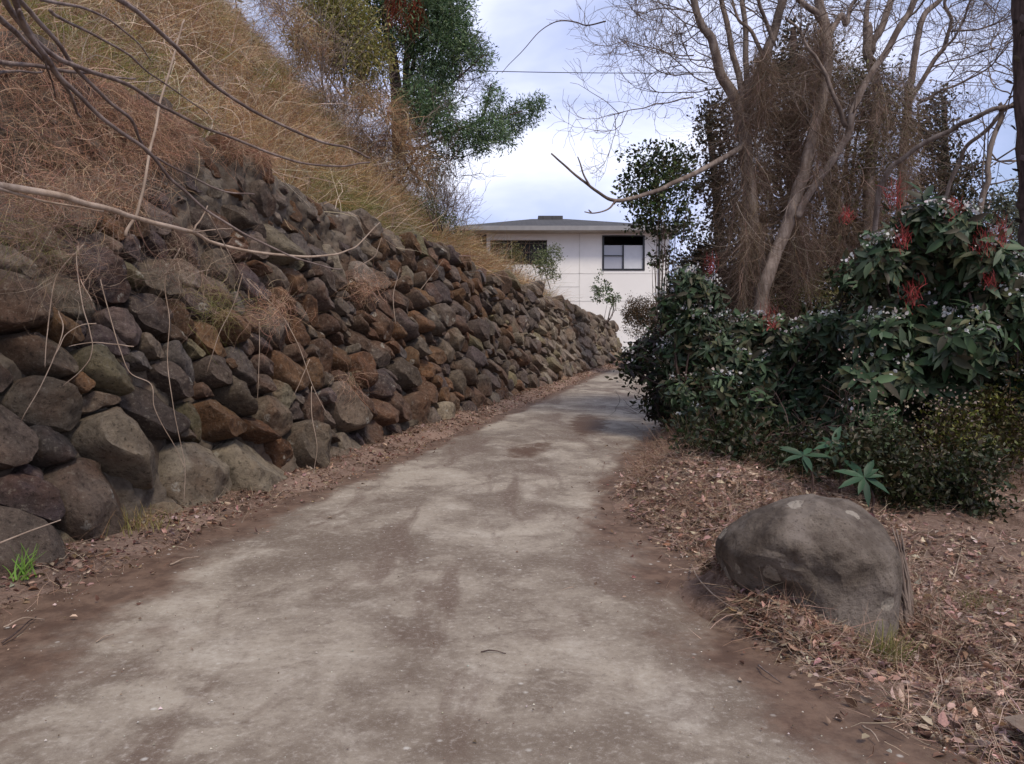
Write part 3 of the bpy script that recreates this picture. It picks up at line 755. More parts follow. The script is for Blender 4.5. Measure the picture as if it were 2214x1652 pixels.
Z5 = lambda pts: [(1419.7 + x * .3618, y * .3618) for x, y in pts]
Z1 = lambda pts: [(x * .3618, y * .3618) for x, y in pts]

def wobble(p, a):
    q = p.copy(); k = len(p); f = np.linspace(0, 1, k); n_ = sum(np.sin(f[:, None] * (3 + 5 * j) * max(1, k / 18) + R.uniform(0, 6, 3)) / (1 + .6 * j) for j in range(4))
    q[1:-1] += (n_ * a * 1.1)[1:-1]; return q

def grow(mb, p, d, L, r, lvl, mat_c=(1, 1, 1), up=.25, spread=.75, nchild=(3, 5), minr=.0022, curl=.16, seg=3):
    """recursive bare branch"""
    K = 7; pts = [np.array(p)]; d = unit(np.array(d)); w = R.normal(0, 1, 3)
    for k in range(K):
        d = unit(d + np.array([0, 0, up / K * 1.5]) + w * curl * .5 + R.normal(0, curl, 3)); pts.append(pts[-1] + d * L / K)
    pts = np.array(pts); tube(mb, pts, r, max(r * .45, minr), seg + (1 if lvl > 1 else 0), mat_c)
    if lvl <= 0: return
    for _ in range(R.integers(nchild[0], nchild[1] + 1)):
        t = R.uniform(.25, 1) * K; i = min(int(t), K - 1); q = pts[i] + (pts[i + 1] - pts[i]) * (t - i)
        nd = unit(unit(pts[i + 1] - pts[i]) + R.normal(0, spread, 3))
        grow(mb, q, nd, L * R.uniform(.45, .8), max(r * .55, minr), lvl - 1, mat_c, up, spread, nchild, minr, curl, seg)

# ------------------------------------------------------------------ leafy tree on the hillside
def hill_tree():
    root = empty('evergreen_tree', at(856, 345, 22), 'tall leafy green tree standing on the hillside over the grass', 'tree')
    t = MB(); 
    tube(t, path([(862, 345), (858, 215), (848, 120), (828, 0), (815, -70)], 22, 22.2), .2, .1, 8, bump=.06)
    tube(t, path([(862, 260), (878, 190), (880, 120), (898, 30), (915, -60)], 22, 22.6), .13, .07, 7)
    tube(t, path([(876, 195), (896, 130), (893, 90), (930, -20)], 22.1, 21.5), .08, .045, 6)
    part(t, 'trunk', M['darkbark'], root)
    for pts in ([(875, 200), (930, 205), (975, 180), (1012, 150), (1045, 120)], [(865, 300), (930, 290), (985, 283), (1030, 265), (1080, 255), (1130, 240)], [(858, 150), (830, 90), (800, 60)],
                [(880, 130), (930, 90), (985, 40)], [(1040, 262), (1055, 215), (1062, 180)], [(865, 320), (910, 320), (950, 300), (975, 290)], [(865, 335), (900, 380), (930, 400)]):
        m = MB(); tube(m, path(pts, 22, 21.6), .06, .016, 5); part(m, 'limb', M['darkbark'], root)
    tw = MB()
    for _ in range(70):
        p = at(R.uniform(850, 1000), R.uniform(120, 400), 22 + R.uniform(-.8, .8)); grow(tw, p, (R.uniform(-.2, 1), R.uniform(-.5, .5), R.uniform(-.3, .6)), R.uniform(.6, 1.3), .013, 2)
    tag(part(tw, 'twigs', M['darkbark'], root), kind='stuff')
    f = MB()
    G = [(.1, .165, .075), (.13, .2, .09), (.08, .13, .06), (.18, .24, .12), (.11, .175, .1)]
    D = [(.02, .045, .018), (.03, .06, .02), (.045, .075, .025)]
    foliage(f, pblobs([(905, 10, 55), (955, 30, 45), (985, 70, 40), (985, 5, 38), (945, 100, 55), (1000, 110, 28), (1030, 112, 26), (1045, 135, 16), (890, 75, 45), (925, 165, 42), (905, 215, 42), (955, 215, 34), (885, 255, 40), (935, 262, 38), (975, 150, 26)], 22, 1.2), 4.6, .13, G, .24, ratio=.24)
    foliage(f, pblobs([(1060, 270, 36), (1095, 268, 34), (1130, 250, 28), (1158, 232, 20), (1068, 215, 24), (1062, 185, 12), (1025, 292, 34), (985, 292, 30), (1095, 300, 20), (1040, 310, 24), (1165, 222, 14)], 21.7, .7), 4.2, .12, G, .2, ratio=.24)
    foliage(f, pblobs([(950, 330, 36), (930, 365, 34), (975, 320, 28), (910, 330, 30), (985, 345, 14), (915, 395, 22)], 21.8, .8), 1.7, .08, [(.07, .1, .04), (.1, .11, .05), (.05, .08, .03)], .16)
    foliage(f, pblobs([(790, 30, 42), (800, 85, 34), (835, 40, 36), (865, 0, 36), (800, -15, 40), (825, 100, 24)], 22.2, .8), 2.6, .085, D, .2)
    part(f, 'crown', M['leaf'], root)
    for (u, v, l, w) in ((858, -12, 1.2, .2), (897, 8, .8, .17)):
        n = 240; m = MB(); p = at(u, v, 20.6) + R.normal(0, .085, (n, 3)) * np.array([1.5, 1, 2.2])
        strands(m, p, np.stack([R.normal(0, .18, n), R.normal(0, .18, n), -np.ones(n)], 1), R.uniform(.3, 1, n) * l, R.uniform(.012, .024, n), pick([(.2, .05, .025), (.27, .08, .04), (.12, .03, .02)], n), 5, .3, .1)
        tag(part(m, 'dead_frond', M['dry'], root), 'hanging rust red dead frond')
hill_tree()

def bush(name, label, cat, blobs, base, pal, leaf=.05, per=3.0, mat_='leaf', spray=.14, stems=6, ratio=.5, fine=False, group=None, twig=0, hang=0):
    root = empty(name, base, label, cat, group)
    f = MB(); foliage(f, blobs, per, leaf, pal, spray, fine=fine, ratio=ratio, hang=hang); part(f, 'foliage', M[mat_], root)
    t = MB()
    for k in range(stems):
        b = blobs[R.integers(0, len(blobs))]; p0 = np.array(base) + R.normal(0, .08, 3) * np.array([1, 1, 0])
        e = np.array(b[:3]) + R.normal(0, .3, 3) * b[3]; mid = (p0 + e) / 2 + R.normal(0, .12, 3)
        tube(t, catmull([p0, mid, e], 5), .018, .006, 5)
        if twig: grow(t, mid, e - mid, np.linalg.norm(e - mid) * 1.3, .008, 2)
    part(t, 'stems', M['darkbark'], root)
    return root

OL = [(.2, .19, .045), (.26, .23, .065), (.15, .15, .04), (.32, .27, .1)]
bush('hill_shrub', 'olive green wispy shrub hanging over the hillside grass', 'shrub', pblobs([(700, 25, 60), (760, 60, 62), (800, 130, 45), (740, 120, 50), (665, 90, 40), (720, -30, 60), (790, 200, 34)], 20.5, .8), at(740, 215, 21.2), OL, .12, 4.5, 'leaf', .3, 8, .3, hang=.5)
bush('hill_shrub', 'low green shrub sprouting amid hillside straw', 'shrub', pblobs([(400, 225, 36), (455, 240, 34), (370, 205, 25)], float(hill_hit(420, 255)[1]), .2), hill_hit(420, 262), OL, .035, 3.2, 'dry', .12, 4, .25)
bush('crest_shrub', 'dark small shrub under the bare twigs at the crest', 'shrub', pblobs([(940, 455, 20), (965, 470, 20), (915, 440, 18), (985, 480, 12)], 16.5, .3), at(950, 500, 16.5), [(.05, .07, .025), (.08, .1, .035), (.1, .1, .05)], .045, 3.6, stems=4)
bush('garden_shrub', 'bushy light green shrub in front of the barred window', 'shrub', pblobs([(1180, 555, 24), (1195, 545, 16), (1170, 575, 22), (1190, 590, 18)], 27, .3), at(1178, 625, 27), [(.1, .13, .05), (.15, .18, .08), (.2, .22, .12)], .07, 3.2, stems=4)
bush('garden_shrub', 'smaller yellow green shrub beside the barred window grille', 'shrub', pblobs([(1108, 545, 22), (1120, 560, 20), (1095, 560, 16)], 26, .3), at(1110, 600, 26), [(.12, .12, .04), (.17, .16, .05), (.1, .09, .04)], .07, 3.0, stems=4)
bush('round_bush', 'rounded rusty brown clipped bush at the far end of the wall', 'bush', pblobs([(1388, 672, 36), (1368, 680, 26), (1412, 682, 28), (1390, 705, 34)], 30, .3), at(1390, 765, 30), [(.075, .045, .022), (.1, .06, .03), (.05, .04, .018), (.12, .08, .04)], .07, 3.6, stems=6)
bush('sapling', 'slender leafy sapling against the white house wall', 'sapling', pblobs([(1308, 618, 22), (1318, 650, 20), (1295, 640, 15), (1285, 625, 10), (1330, 640, 10)], 33, .3), at(1312, 700, 33), [(.1, .14, .06), (.16, .2, .1), (.06, .1, .04)], .11, .9, stems=7)
bush('broadleaf_tree', 'small broad leaved tree hiding the right corner of the house', 'tree', pblobs([(1400, 345, 36), (1440, 365, 36), (1375, 385, 32), (1430, 410, 42), (1475, 400, 32), (1365, 425, 24), (1400, 450, 34), (1450, 460, 34), (1385, 480, 20), (1420, 500, 24), (1465, 330, 20), (1480, 500, 30), (1490, 350, 20), (1445, 555, 18), (1412, 560, 14)], 24, .8), at(1425, 760, 24), [(.03, .05, .018), (.05, .075, .025), (.08, .1, .035), (.06, .05, .025)], .13, 1.3, 'gloss', .24, 12, .6)

def straw_bush(label, lst, y, base, pal, n, L):
    root = empty('dry_bush', base, label, 'bush'); bl = pblobs(lst, y, .4); m = MB()
    for b in bl:
        k = int(n * b[3] ** 2 / .3); q = np.array(b[:3]) + ball(k) * b[3] * R.uniform(.1, .95, (k, 1)); g = unit(q - np.array(b[:3]) + R.normal(0, .25, (k, 3))) + np.array([.1, -.1, .5])
        strands(m, q, g, R.uniform(.5, 1.2, k) * L, R.uniform(.006, .012, k), pick(pal, k), 7, 1.0, .26)
    part(m, 'straw', M['dry'], root)
    t = MB()
    for b in bl:
        for _ in range(3): grow(t, np.array(base) + R.normal(0, .1, 3), np.array(b[:3]) - np.array(base) + R.normal(0, .2, 3), float(np.linalg.norm(np.array(b[:3]) - np.array(base))) + .3, .012, 2, minr=.004)
    part(t, 'stems', M['bark'], root)
GOLD = [(.5, .33, .18), (.4, .25, .14), (.3, .17, .1), (.55, .42, .27), (.24, .14, .08)]
straw_bush('shaggy straw thicket bulging from the bank under the leafy tree', [(860, 300, 46), (835, 250, 44), (890, 340, 40), (815, 320, 46), (905, 385, 26), (860, 370, 44)], 17, at(850, 420, 17.2), GOLD, 620, .65)
straw_bush('golden straw thicket under the olive shrub', [(740, 240, 46), (790, 220, 44), (690, 210, 46), (770, 300, 46), (650, 150, 40), (640, 70, 46), (605, 25, 46), (680, 110, 46), (570, -10, 46)], 17.5, at(740, 330, 17.6), GOLD + [(.6, .5, .36)], 520, .65)
straw_bush('grey brown twiggy thicket at the bank edge over the crest', [(930, 370, 30), (955, 420, 26), (925, 420, 30), (975, 450, 18)], 18, at(945, 470, 18), [(.3, .22, .16), (.22, .15, .1), (.16, .16, .07)], 480, .5)
def bare_shrub():
    root = empty('bare_shrub', at(965, 500, 18), 'leafless fine twigged shrub on the crest before the roof', 'shrub')
    m = MB()
    for _ in range(16):
        grow(m, at(R.uniform(920, 1010), R.uniform(470, 505), 18), (R.uniform(-.3, .9), R.uniform(-.3, .3), 1), R.uniform(.5, 1.0), .008, 2, up=.2, spread=.45, minr=.003)
    part(m, 'stems', M['bark'], root)
bare_shrub()

# ------------------------------------------------------------------ arching canes over the wall
def canes():
    root = empty('arching_shrub', at(-60, 0, 2.9), 'bare shrub arching long dark canes down across the hillside', 'shrub')
    for pts, y0, y1, r0, r1 in (
        (Z1([(560, -120), (720, 0), (860, 110), (1050, 280), (1250, 480), (1450, 630), (1700, 750), (1900, 840), (2065, 880), (2210, 945)]), 3.2, 5.6, .011, .006),
        (Z1([(60, -60), (160, 180), (300, 310), (460, 400), (620, 450), (780, 510), (950, 630), (1150, 730), (1400, 830), (1650, 930), (1850, 980), (2065, 985), (2210, 970)]), 3.0, 5.6, .011, .005),
        (Z1([(-20, -80), (90, 100), (250, 310), (350, 440), (500, 600), (700, 770), (880, 900), (1030, 1080), (1200, 1230), (1400, 1370), (1650, 1490), (1850, 1570), (2040, 1610)]), 3.0, 5.0, .012, .0035),
        (Z1([(-90, 60), (15, 140), (130, 230), (290, 400), (400, 540), (480, 700)]), 2.9, 4.6, .013, .006),
        (Z1([(60, -60), (150, 30), (300, 200), (450, 390), (620, 580), (780, 720), (840, 850), (900, 930), (1000, 980), (1200, 1080), (1350, 1140), (1520, 1160)]), 3.1, 5.2, .01, .004),
        (Z1([(-60, 360), (15, 375), (250, 400), (500, 440), (650, 460), (810, 470)]), 3.3, 4.4, .011, .004),
        (Z1([(-60, 445), (15, 438), (130, 435), (250, 430)]), 3.3, 4.0, .007, .004),
        (Z1([(220, -40), (300, 10), (480, 45), (620, 100), (780, 220), (900, 360)]), 3.2, 4.6, .008, .003),
        (Z1([(300, 60), (400, 130), (580, 210), (760, 330), (900, 450), (1100, 580), (1240, 680)]), 3.4, 5.0, .007, .003),
        (Z1([(120, 60), (170, 150), (240, 300), (300, 470), (330, 580)]), 3.0, 4.0, .006, .003)):
        m = MB(); p = wobble(path(pts, y0, y1, 5), .004); tube(m, p, r0 * 1.2, r1 * 1.2, 7, bump=.05)
        part(m, 'stem', M['cane'], root)
    root = empty('fallen_branch', at(-50, 405, 3.4), 'thick pale brown bare branch reaching low across the stones', 'branch')
    for pts, y0, y1, r0, r1 in (
        (Z1([(-90, 1105), (15, 1120), (300, 1160), (500, 1210), (700, 1265), (830, 1300), (1000, 1350), (1150, 1390), (1250, 1440), (1450, 1500), (1750, 1530), (1950, 1525), (2065, 1500), (2140, 1460), (2270, 1330)]), 3.3, 5.6, .0185, .0035),
        (Z1([(-60, 1110), (40, 1140), (250, 1200), (450, 1230), (620, 1262)]), 3.3, 4.0, .009, .003),
        (Z1([(1150, 1390), (1190, 1330), (1240, 1230)]), 4.4, 4.5, .006, .003), (Z1([(1150, 1390), (1300, 1375), (1400, 1360)]), 4.4, 4.7, .004, .002),
        (Z1([(1240, 1270), (1330, 1440), (1440, 1640), (1500, 1720)]), 4.4, 5.0, .004, .002)):
        m = MB(); tube(m, wobble(path(pts, y0, y1, 5), .003), r0, r1, 8, bump=.04); part(m, 'stem', M['paleCane'], root)
    m = MB(); tube(m, wobble(path(Z1([(1100, 120), (1085, 170), (1040, 350), (980, 540), (930, 740), (880, 960), (850, 1150), (810, 1290), (750, 1410)]), 5.2, 4.7), .003), .006, .0105, 7)
    tag(m.build('dry_stalk', M['paleCane']), 'tall pale dry stalk leaning upright across the arching canes', 'stalk')
canes()

# dry vines that dangle on the stones
def vine_tangle(u, v, y, w, h, n, label, pal, long=()):
    c = at(u, v, y); root = empty('dry_vine', c, label, 'vine', 'dry vines dangling on the stone wall')
    m = MB(); k = n; s = np.array([w, .12, h]) / F * y * np.array([1, F / y, 1])
    P = c + R.normal(0, .42, (k, 3)) * s
    strands(m, P, np.stack([R.normal(0, 1, k), R.normal(-.3, .4, k), R.normal(-.1, 1, k)], 1), R.uniform(.12, .45, k), R.uniform(.0016, .004, k), pick(pal, k), 8, .5, .33)
    tag(part(m, 'tangle', M['dry'], root), kind='stuff')
    for pts in long:
        t = MB(); tube(t, wobble(path(pts, y - .05, y - .12, 7), .0015), .0045, .0025, 5); part(t, 'runner', M['paleCane'], root)
Zb = lambda pts: [(x * .4523, 523 + y * .4523) for x, y in pts]     # second survey sheet
TV = [(.34, .25, .18), (.42, .33, .25), (.27, .18, .13), (.22, .14, .1)]
vine_tangle(150, 575, 5.05, 110, 90, 420, 'straw vine tangle with long runners nearest the low branch', TV, (
    Zb([(370, 20), (368, 120), (395, 300), (430, 430), (440, 520), (400, 600), (300, 690)]), Zb([(280, 330), (300, 420), (260, 540), (200, 680), (100, 860)]), Zb([(400, 10), (270, 160), (240, 330), (225, 460), (215, 600)]), Zb([(460, 390), (380, 400), (310, 450), (265, 540)]), Zb([(640, 500), (560, 490), (440, 480), (330, 500)]), Zb([(385, 180), (440, 285)])))
vine_tangle(405, 575, 6.0, 110, 80, 420, 'hanging straw vine over grey stones with one runner to the ground', TV, (
    Zb([(860, 30), (790, 180), (810, 380), (800, 570), (830, 800), (870, 990), (885, 1080), (880, 1250)]), Zb([(480, 180), (560, 470), (620, 620), (720, 680), (740, 800), (830, 970), (885, 1080)])))
vine_tangle(470, 655, 6.3, 60, 60, 260, 'greenish moss and vine clump on a middle stone', [(.25, .25, .08), (.3, .25, .12), (.34, .25, .18)], (Zb([(1160, 150), (1120, 290), (1050, 440), (990, 620)]),))
vine_tangle(590, 670, 7.2, 60, 45, 320, 'reddish vine clump with stems trailing down right', PINK, (Zb([(1180, 180), (1330, 330), (1420, 480), (1500, 700), (1560, 820)]), Zb([(1240, 380), (1240, 560), (1230, 760)]), Zb([(1480, 560), (1440, 660), (1400, 740)]), Zb([(1490, 690), (1490, 830), (1515, 980), (1500, 1100)])))
vine_tangle(795, 620, 9.2, 34, 40, 320, 'pinkish root tuft high among the rusty stones', PINK)
vine_tangle(760, 830, 9.0, 26, 30, 150, 'small root tuft low among the rusty stones', PINK)
vine_tangle(90, 430, 5.1, 160, 70, 900, 'dense brown vine thatch under the arching canes', PINK + TV)
vine_tangle(250, 420, 5.7, 130, 70, 700, 'brown vine thatch spilling over the top stones', PINK + TV)
vine_tangle(60, 510, 5.0, 90, 50, 420, 'matted vine at the left end over pale lichened stone', TV + [(.2, .2, .07)])
# cut stems on the wall
for pts, y, lab in ((Z1([(2110, 1610), (2230, 1540), (2260, 1480), (2280, 1420)]), 8.0, 'thin pale hooked twig hanging before the upper stones'),
                    ([(855, 700), (850, 640), (860, 600), (865, 580)], 9.4, 'short forked pale twig rooted over a dark stone'),
                    ([(905, 632), (930, 600), (958, 562)], 10.4, 'straight thin twig slanting up the wall near the crest')):
    m = MB(); tube(m, path(pts, y), .006, .003, 5); tag(m.build('dry_twig', M['paleCane']), lab, 'twig')

# ------------------------------------------------------------------ right-hand trees
def bare_tree(label, yd, trunk, limbs, twigs, seedmat='bark', base=None, tw_dir=(0, 0, 1), tw_len=(.7, 1.4), lvl=3, ntw=2):
    root = empty('bare_tree', base if base is not None else trunk[0][0][0], label, 'tree')
    t = MB()
    for p, r0, r1 in trunk_list(trunk): tube(t, wobble(p, .012), r0 * .78, r1 * .78, 10, bump=.05)
    part(t, 'trunk', M[seedmat], root)
    for p, r0, r1 in limbs:
        m = MB(); tube(m, wobble(p, .012), r0 * .8, r1 * .8, 7, bump=.05); part(m, 'limb', M[seedmat], root)
    tw = MB()
    for p, r0, r1 in limbs:
        for k in range(ntw * max(3, len(p) // 4)):
            i = R.integers(len(p) // 4, len(p)); i = min(i, len(p) - 2); dd = unit(p[i + 1] - p[i])
            grow(tw, p[i], dd * .6 + np.array(tw_dir) + R.normal(0, .6, 3), R.uniform(*tw_len), .011, lvl, up=.12, spread=.7, nchild=(2, 4), minr=.0026, curl=.2)
    for p, d, L in twigs: grow(tw, p, d, L, .012, 3, up=.35, spread=.65, nchild=(3, 5), minr=.0026, curl=.2)
    tag(part(tw, 'twigs', M['bark'], root), kind='stuff')
    return root
def trunk_list(t): return t

A_tr = path(Z5([(640, 1950), (625, 1700), (600, 1500), (570, 1300), (540, 1000), (520, 800), (500, 700)]), 12, 12)
limA = [(path(Z5([(500, 720), (440, 560), (370, 400), (340, 250), (280, 150), (215, 0), (150, -150)]), 12, 11.6), .12, .055),
        (path(Z5([(505, 700), (510, 560), (490, 450), (440, 200), (390, 0), (360, -150)]), 12, 12.5), .075, .045),
        (path(Z5([(515, 680), (535, 500), (535, 250), (515, 0), (500, -150)]), 12, 12.8), .07, .045),
        (path(Z5([(515, 750), (600, 480), (650, 350), (700, 200), (750, 0), (790, -150)]), 12, 11.7), .12, .07),
        (path(Z5([(650, 350), (560, 200), (480, 100), (430, -60)]), 11.9, 12.4), .045, .02),
        (path(Z5([(690, 260), (660, 130), (610, 0), (590, -80)]), 11.8, 11.5), .045, .025)]
tA = [(at(u, v, 12 + R.uniform(-.8, .8)), (-1, R.uniform(-.4, .4), R.uniform(-.5, .3)), R.uniform(.9, 1.7)) for u, v in ((1500, 210), (1545, 150), (1530, 100), (1510, 60), (1560, 190), (1510, 30), (1490, -20), (1530, 180), (1500, 120), (1470, 20), (1440, -30), (1500, 160), (1540, 60), (1525, 130))]
tree_a = bare_tree('leafless grey tree forking into four rising stems beside the house view', 12, [(A_tr, .15, .125)], limA, tA, tw_dir=(-.6, 0, .25), lvl=3, ntw=1)
B_tr = path(Z5([(600, 1950), (640, 1750), (700, 1560), (760, 1380), (850, 1120), (890, 980), (940, 780), (1000, 580), (1020, 300), (990, 100), (950, -40)]), 11.3, 12)
limB = [(path(Z5([(840, 1300), (900, 1180), (1050, 950), (1140, 800), (1180, 650), (1250, 500), (1380, 300), (1480, 120), (1540, 0), (1600, -130)]), 11.4, 11.6), .07, .06),
        (path(Z5([(1130, 755), (1080, 620), (1020, 480), (960, 370), (900, 270), (850, 180), (770, 100)]), 11.3, 11), .045, .02),
        (path(Z5([(990, 120), (930, 60), (850, 0), (800, -60)]), 11.8, 11.5), .07, .04),
        (path(Z5([(1010, 250), (1090, 100), (1130, 150), (1160, 60), (1210, -40)]), 11.9, 12.2), .06, .03),
        (path(Z5([(1120, 800), (1050, 960), (1040, 1050), (1060, 1130)]), 11.2, 11.2), .012, .006)]
bare_tree('pale smooth trunk slanting right with vine wrapped upper limbs', 11.3, [(B_tr, .135, .09)], limB, [], tw_dir=(.1, 0, .5), ntw=1)
C_tr = path(Z5([(1240, 1900), (1265, 1400), (1280, 1000), (1310, 700), (1330, 560), (1280, 400), (1255, 300), (1260, 150)]), 12.6, 13)
limC = [(path(Z5([(1275, 320), (1300, 230), (1350, 130), (1400, 0), (1430, -100)]), 13, 13), .09, .06), (path(Z5([(1256, 250), (1250, 100), (1290, -60)]), 13, 13.3), .07, .04)]
bare_tree('straight upright trunk half hidden in brown hanging vines', 12.6, [(C_tr, .13, .09)], limC, [], tw_dir=(.2, 0, .5), ntw=1)
D_tr = path(Z5([(1280, 1900), (1300, 1300), (1350, 1100), (1420, 990), (1560, 890), (1720, 800), (1830, 730), (2000, 660), (2195, 600), (2400, 520)]), 11, 9.5)
limD = [(path(Z5([(1700, 1250), (1790, 1000), (1870, 860), (1990, 760), (2100, 640), (2195, 590), (2300, 560)]), 10.5, 9.6), .035, .03),
        (path(Z5([(1900, 1500), (1940, 1190), (1970, 1050), (1990, 920), (2060, 700), (2065, 620)]), 9.8, 9.8), .05, .035),
        (path(Z5([(1990, 905), (2060, 970), (2150, 960), (2230, 930)]), 9.8, 9.8), .014, .006), (path(Z5([(2065, 640), (2100, 590), (2120, 560)]), 9.8, 9.8), .014, .008)]
bare_tree('low bare tree with long limbs arching up toward the palm trunk', 11, [(D_tr, .05, .035)], limD, [], 'bark', tw_dir=(.5, 0, .5), ntw=1, lvl=2)
E_tr = path(Z5([(1450, 1500), (1480, 900), (1510, 560), (1520, 440), (1560, 200), (1600, 90), (1700, 0), (1760, -80)]), 14, 14)
limE = [(path(Z5([(1500, 640), (1550, 550), (1650, 380), (1720, 270), (1760, 130), (1720, 50), (1730, -60)]), 14, 13.5), .06, .03),
        (path(Z5([(1560, 540), (1680, 330), (1780, 220), (1830, 120), (1870, 0), (1900, -80)]), 13.8, 13.2), .035, .02),
        (path(Z5([(1760, 190), (1900, 180), (2030, 140), (2140, 90)]), 13.6, 13), .025, .01),
        (path(Z5([(1640, 400), (1800, 360), (1920, 320), (2000, 290)]), 13.6, 13), .02, .008),
        (path(Z5([(1560, 620), (1700, 540), (1850, 480), (2000, 390), (2100, 250)]), 13.6, 12.6), .03, .012)]
tE = [(at(u, v, 13.5 + R.uniform(-1, 1)), (R.uniform(.1, 1), R.uniform(-.4, .4), R.uniform(0, .9)), R.uniform(.9, 1.6)) for u, v in ((1990, 120), (2030, 80), (2060, 60), (2010, 180), (1960, 40), (2080, 120), (2050, 170))]
bare_tree('thin dark leafless tree with fanned twigs right of the vine mass', 14, [(E_tr, .1, .05)], limE, tE, 'bark', tw_dir=(.5, 0, .6), ntw=1)

# the long bare branch reaching over toward the house
m = MB(); root = tree_a
tube(m, wobble(path([(1612, 300), (1598, 322), (1560, 345), (1510, 372), (1460, 395), (1419, 411), (1370, 427), (1330, 434), (1300, 420), (1270, 400), (1230, 365), (1192, 332)], 12.0, 9.6), .006), .05, .011, 8, bump=.05); limb = tag(part(m, 'limb', M['bark'], root), 'long bare limb with upturned tip reaching toward the house roof')
for pts in ([(1276, 403), (1262, 378), (1255, 355), (1249, 339)], [(1331, 434), (1318, 450), (1300, 458), (1280, 461), (1264, 458)], [(1278, 460), (1273, 454)]):
    m = MB(); tube(m, path(pts, 10, 9.8), .014, .007, 6); part(m, 'twig', M['cane'], root).parent = limb
m = MB(); tube(m, path([(1085, 158), (1100, 140), (1130, 110), (1165, 70), (1195, 50), (1218, 45), (1245, 48), (1270, 55), (1310, 46)], 11.5, 11.5), .004, .012, 5); tag(m.build('vine_shoot', M['darkbark']), 'single thin shoot arching alone into the open sky', 'vine')
# power line
m = MB(); p = [at(940 + 900 * t, 151 + 9 * math.sin(t * PI) * .9 - 2 * t, 26) for t in np.linspace(-.1, 1.5, 40)]; tube(m, p, .014, .014, 5); tag(m.build('power_line', m_flat('cable', (.03, .03, .035), .5, .3)), 'thin dark overhead power line crossing the sky', 'cable')

# dark evergreen crowns hung with ivy, behind the bare trees
DK = [(.022, .026, .012), (.035, .035, .016), (.05, .045, .022), (.06, .042, .026)]
BR = [(.075, .055, .03), (.1, .075, .04), (.06, .055, .022), (.085, .06, .04)]
OV = [(.1, .1, .03), (.13, .12, .04), (.08, .075, .028), (.12, .085, .045)]
def ivy_tree(label, lst, y, base, pal, leaf=.08, per=1.7, spray=.2, **k):
    per *= 2.9
    root = empty('ivy_tree', base, label, 'tree'); bl = pblobs(lst, y, .7)
    f = MB(); foliage(f, bl, per, leaf, pal, spray, **k); part(f, 'crown', M['leaf'], root)
    t = MB(); top = np.array(max(bl, key=lambda b: b[2])[:3]); b = np.array(base, float)
    tube(t, wobble(catmull([b, (b + top) / 2 + R.normal(0, .1, 3), top], 8), .02), .16, .05, 8, bump=.06)
    for q in bl[::2]: tube(t, catmull([b + (top - b) * R.uniform(.2, .8), (np.array(q[:3]) + b + (top - b) * .5) / 2, np.array(q[:3])], 4), .035, .012, 5)
    part(t, 'trunk', M['darkbark'], root)
ivy_tree('dark ivy smothered tree nearest the house behind the forking trunk', [(1560, 240, 40), (1535, 300, 36), (1560, 340, 44), (1540, 400, 40), (1575, 430, 44), (1555, 480, 40), (1590, 520, 44), (1545, 540, 34), (1530, 250, 22), (1600, 290, 30), (1585, 590, 40), (1625, 480, 34), (1640, 400, 30)], 14, at(1575, 790, 14), DK + BR[:2], per=1.35)
ivy_tree('tall near black ivy crown with sky gaps in the middle of the grove', [(1690, 140, 34), (1660, 170, 34), (1720, 180, 44), (1690, 230, 44), (1660, 280, 40), (1720, 290, 40), (1745, 240, 30), (1700, 350, 44), (1660, 380, 34), (1730, 380, 36), (1740, 120, 40), (1715, 60, 24), (1720, 450, 44), (1665, 460, 40), (1690, 540, 50), (1760, 540, 44), (1650, 560, 40)], 13.6, at(1700, 790, 13.6), DK, per=1.6)
ivy_tree('olive green leafy crown topping the vine curtain', [(1850, 165, 42), (1810, 200, 44), (1890, 175, 38), (1930, 210, 36), (1850, 240, 44), (1900, 250, 40), (1945, 270, 34), (1800, 300, 36), (1880, 320, 40), (1790, 140, 30), (1770, 90, 28), (1840, 380, 40), (1900, 400, 40), (1940, 340, 34), (1820, 460, 44), (1890, 480, 44), (1790, 400, 30)], 13.2, at(1860, 790, 13.2), OV + BR[:1], .075, 1.7, .22, ratio=.36, hang=.6)
ivy_tree('dark round tree crown at the right end of the grove', [(2010, 240, 34), (1985, 280, 34), (2030, 290, 40), (2000, 340, 40), (2050, 340, 36), (2080, 390, 34), (2020, 400, 40), (1980, 410, 36), (2060, 440, 40), (2100, 440, 30), (1960, 480, 40), (2020, 480, 36), (2040, 210, 20), (2100, 370, 24)], 15, at(2020, 800, 15), DK + BR[1:3], per=1.25)
ivy_tree('pale green tree beyond the palm trunk', [(2170, 440, 34), (2205, 480, 40), (2160, 500, 36), (2200, 560, 44), (2150, 570, 36), (2230, 400, 30), (2140, 460, 24), (2215, 640, 44), (2260, 520, 50), (2150, 650, 40), (2230, 720, 44)], 18, at(2190, 830, 18), [(.1, .11, .07), (.14, .14, .1), (.08, .09, .055)], .08, 1.5)
bush('understory_bush', 'yellow green bush low behind the leaning trunks', 'bush', pblobs([(1745, 625, 30), (1790, 615, 30), (1730, 660, 26), (1800, 650, 26), (1850, 640, 24), (1690, 650, 22), (1770, 690, 40)], 12.6, .3), at(1760, 760, 12.6), [(.12, .12, .03), (.15, .15, .04), (.09, .1, .03)], .05, 2.6, stems=5)
bush('understory_bush', 'brown twiggy undergrowth bush between the grove trunks', 'bush', pblobs([(1560, 640, 44), (1620, 600, 40), (1690, 590, 40), (1850, 560, 50), (1930, 520, 44), (1600, 680, 44), (1900, 620, 50), (1700, 700, 50), (1500, 600, 34), (1480, 640, 34), (1510, 560, 30)], 13.8, .4), at(1720, 800, 13.8), BR + DK[:2], .075, 9, stems=10, twig=1)

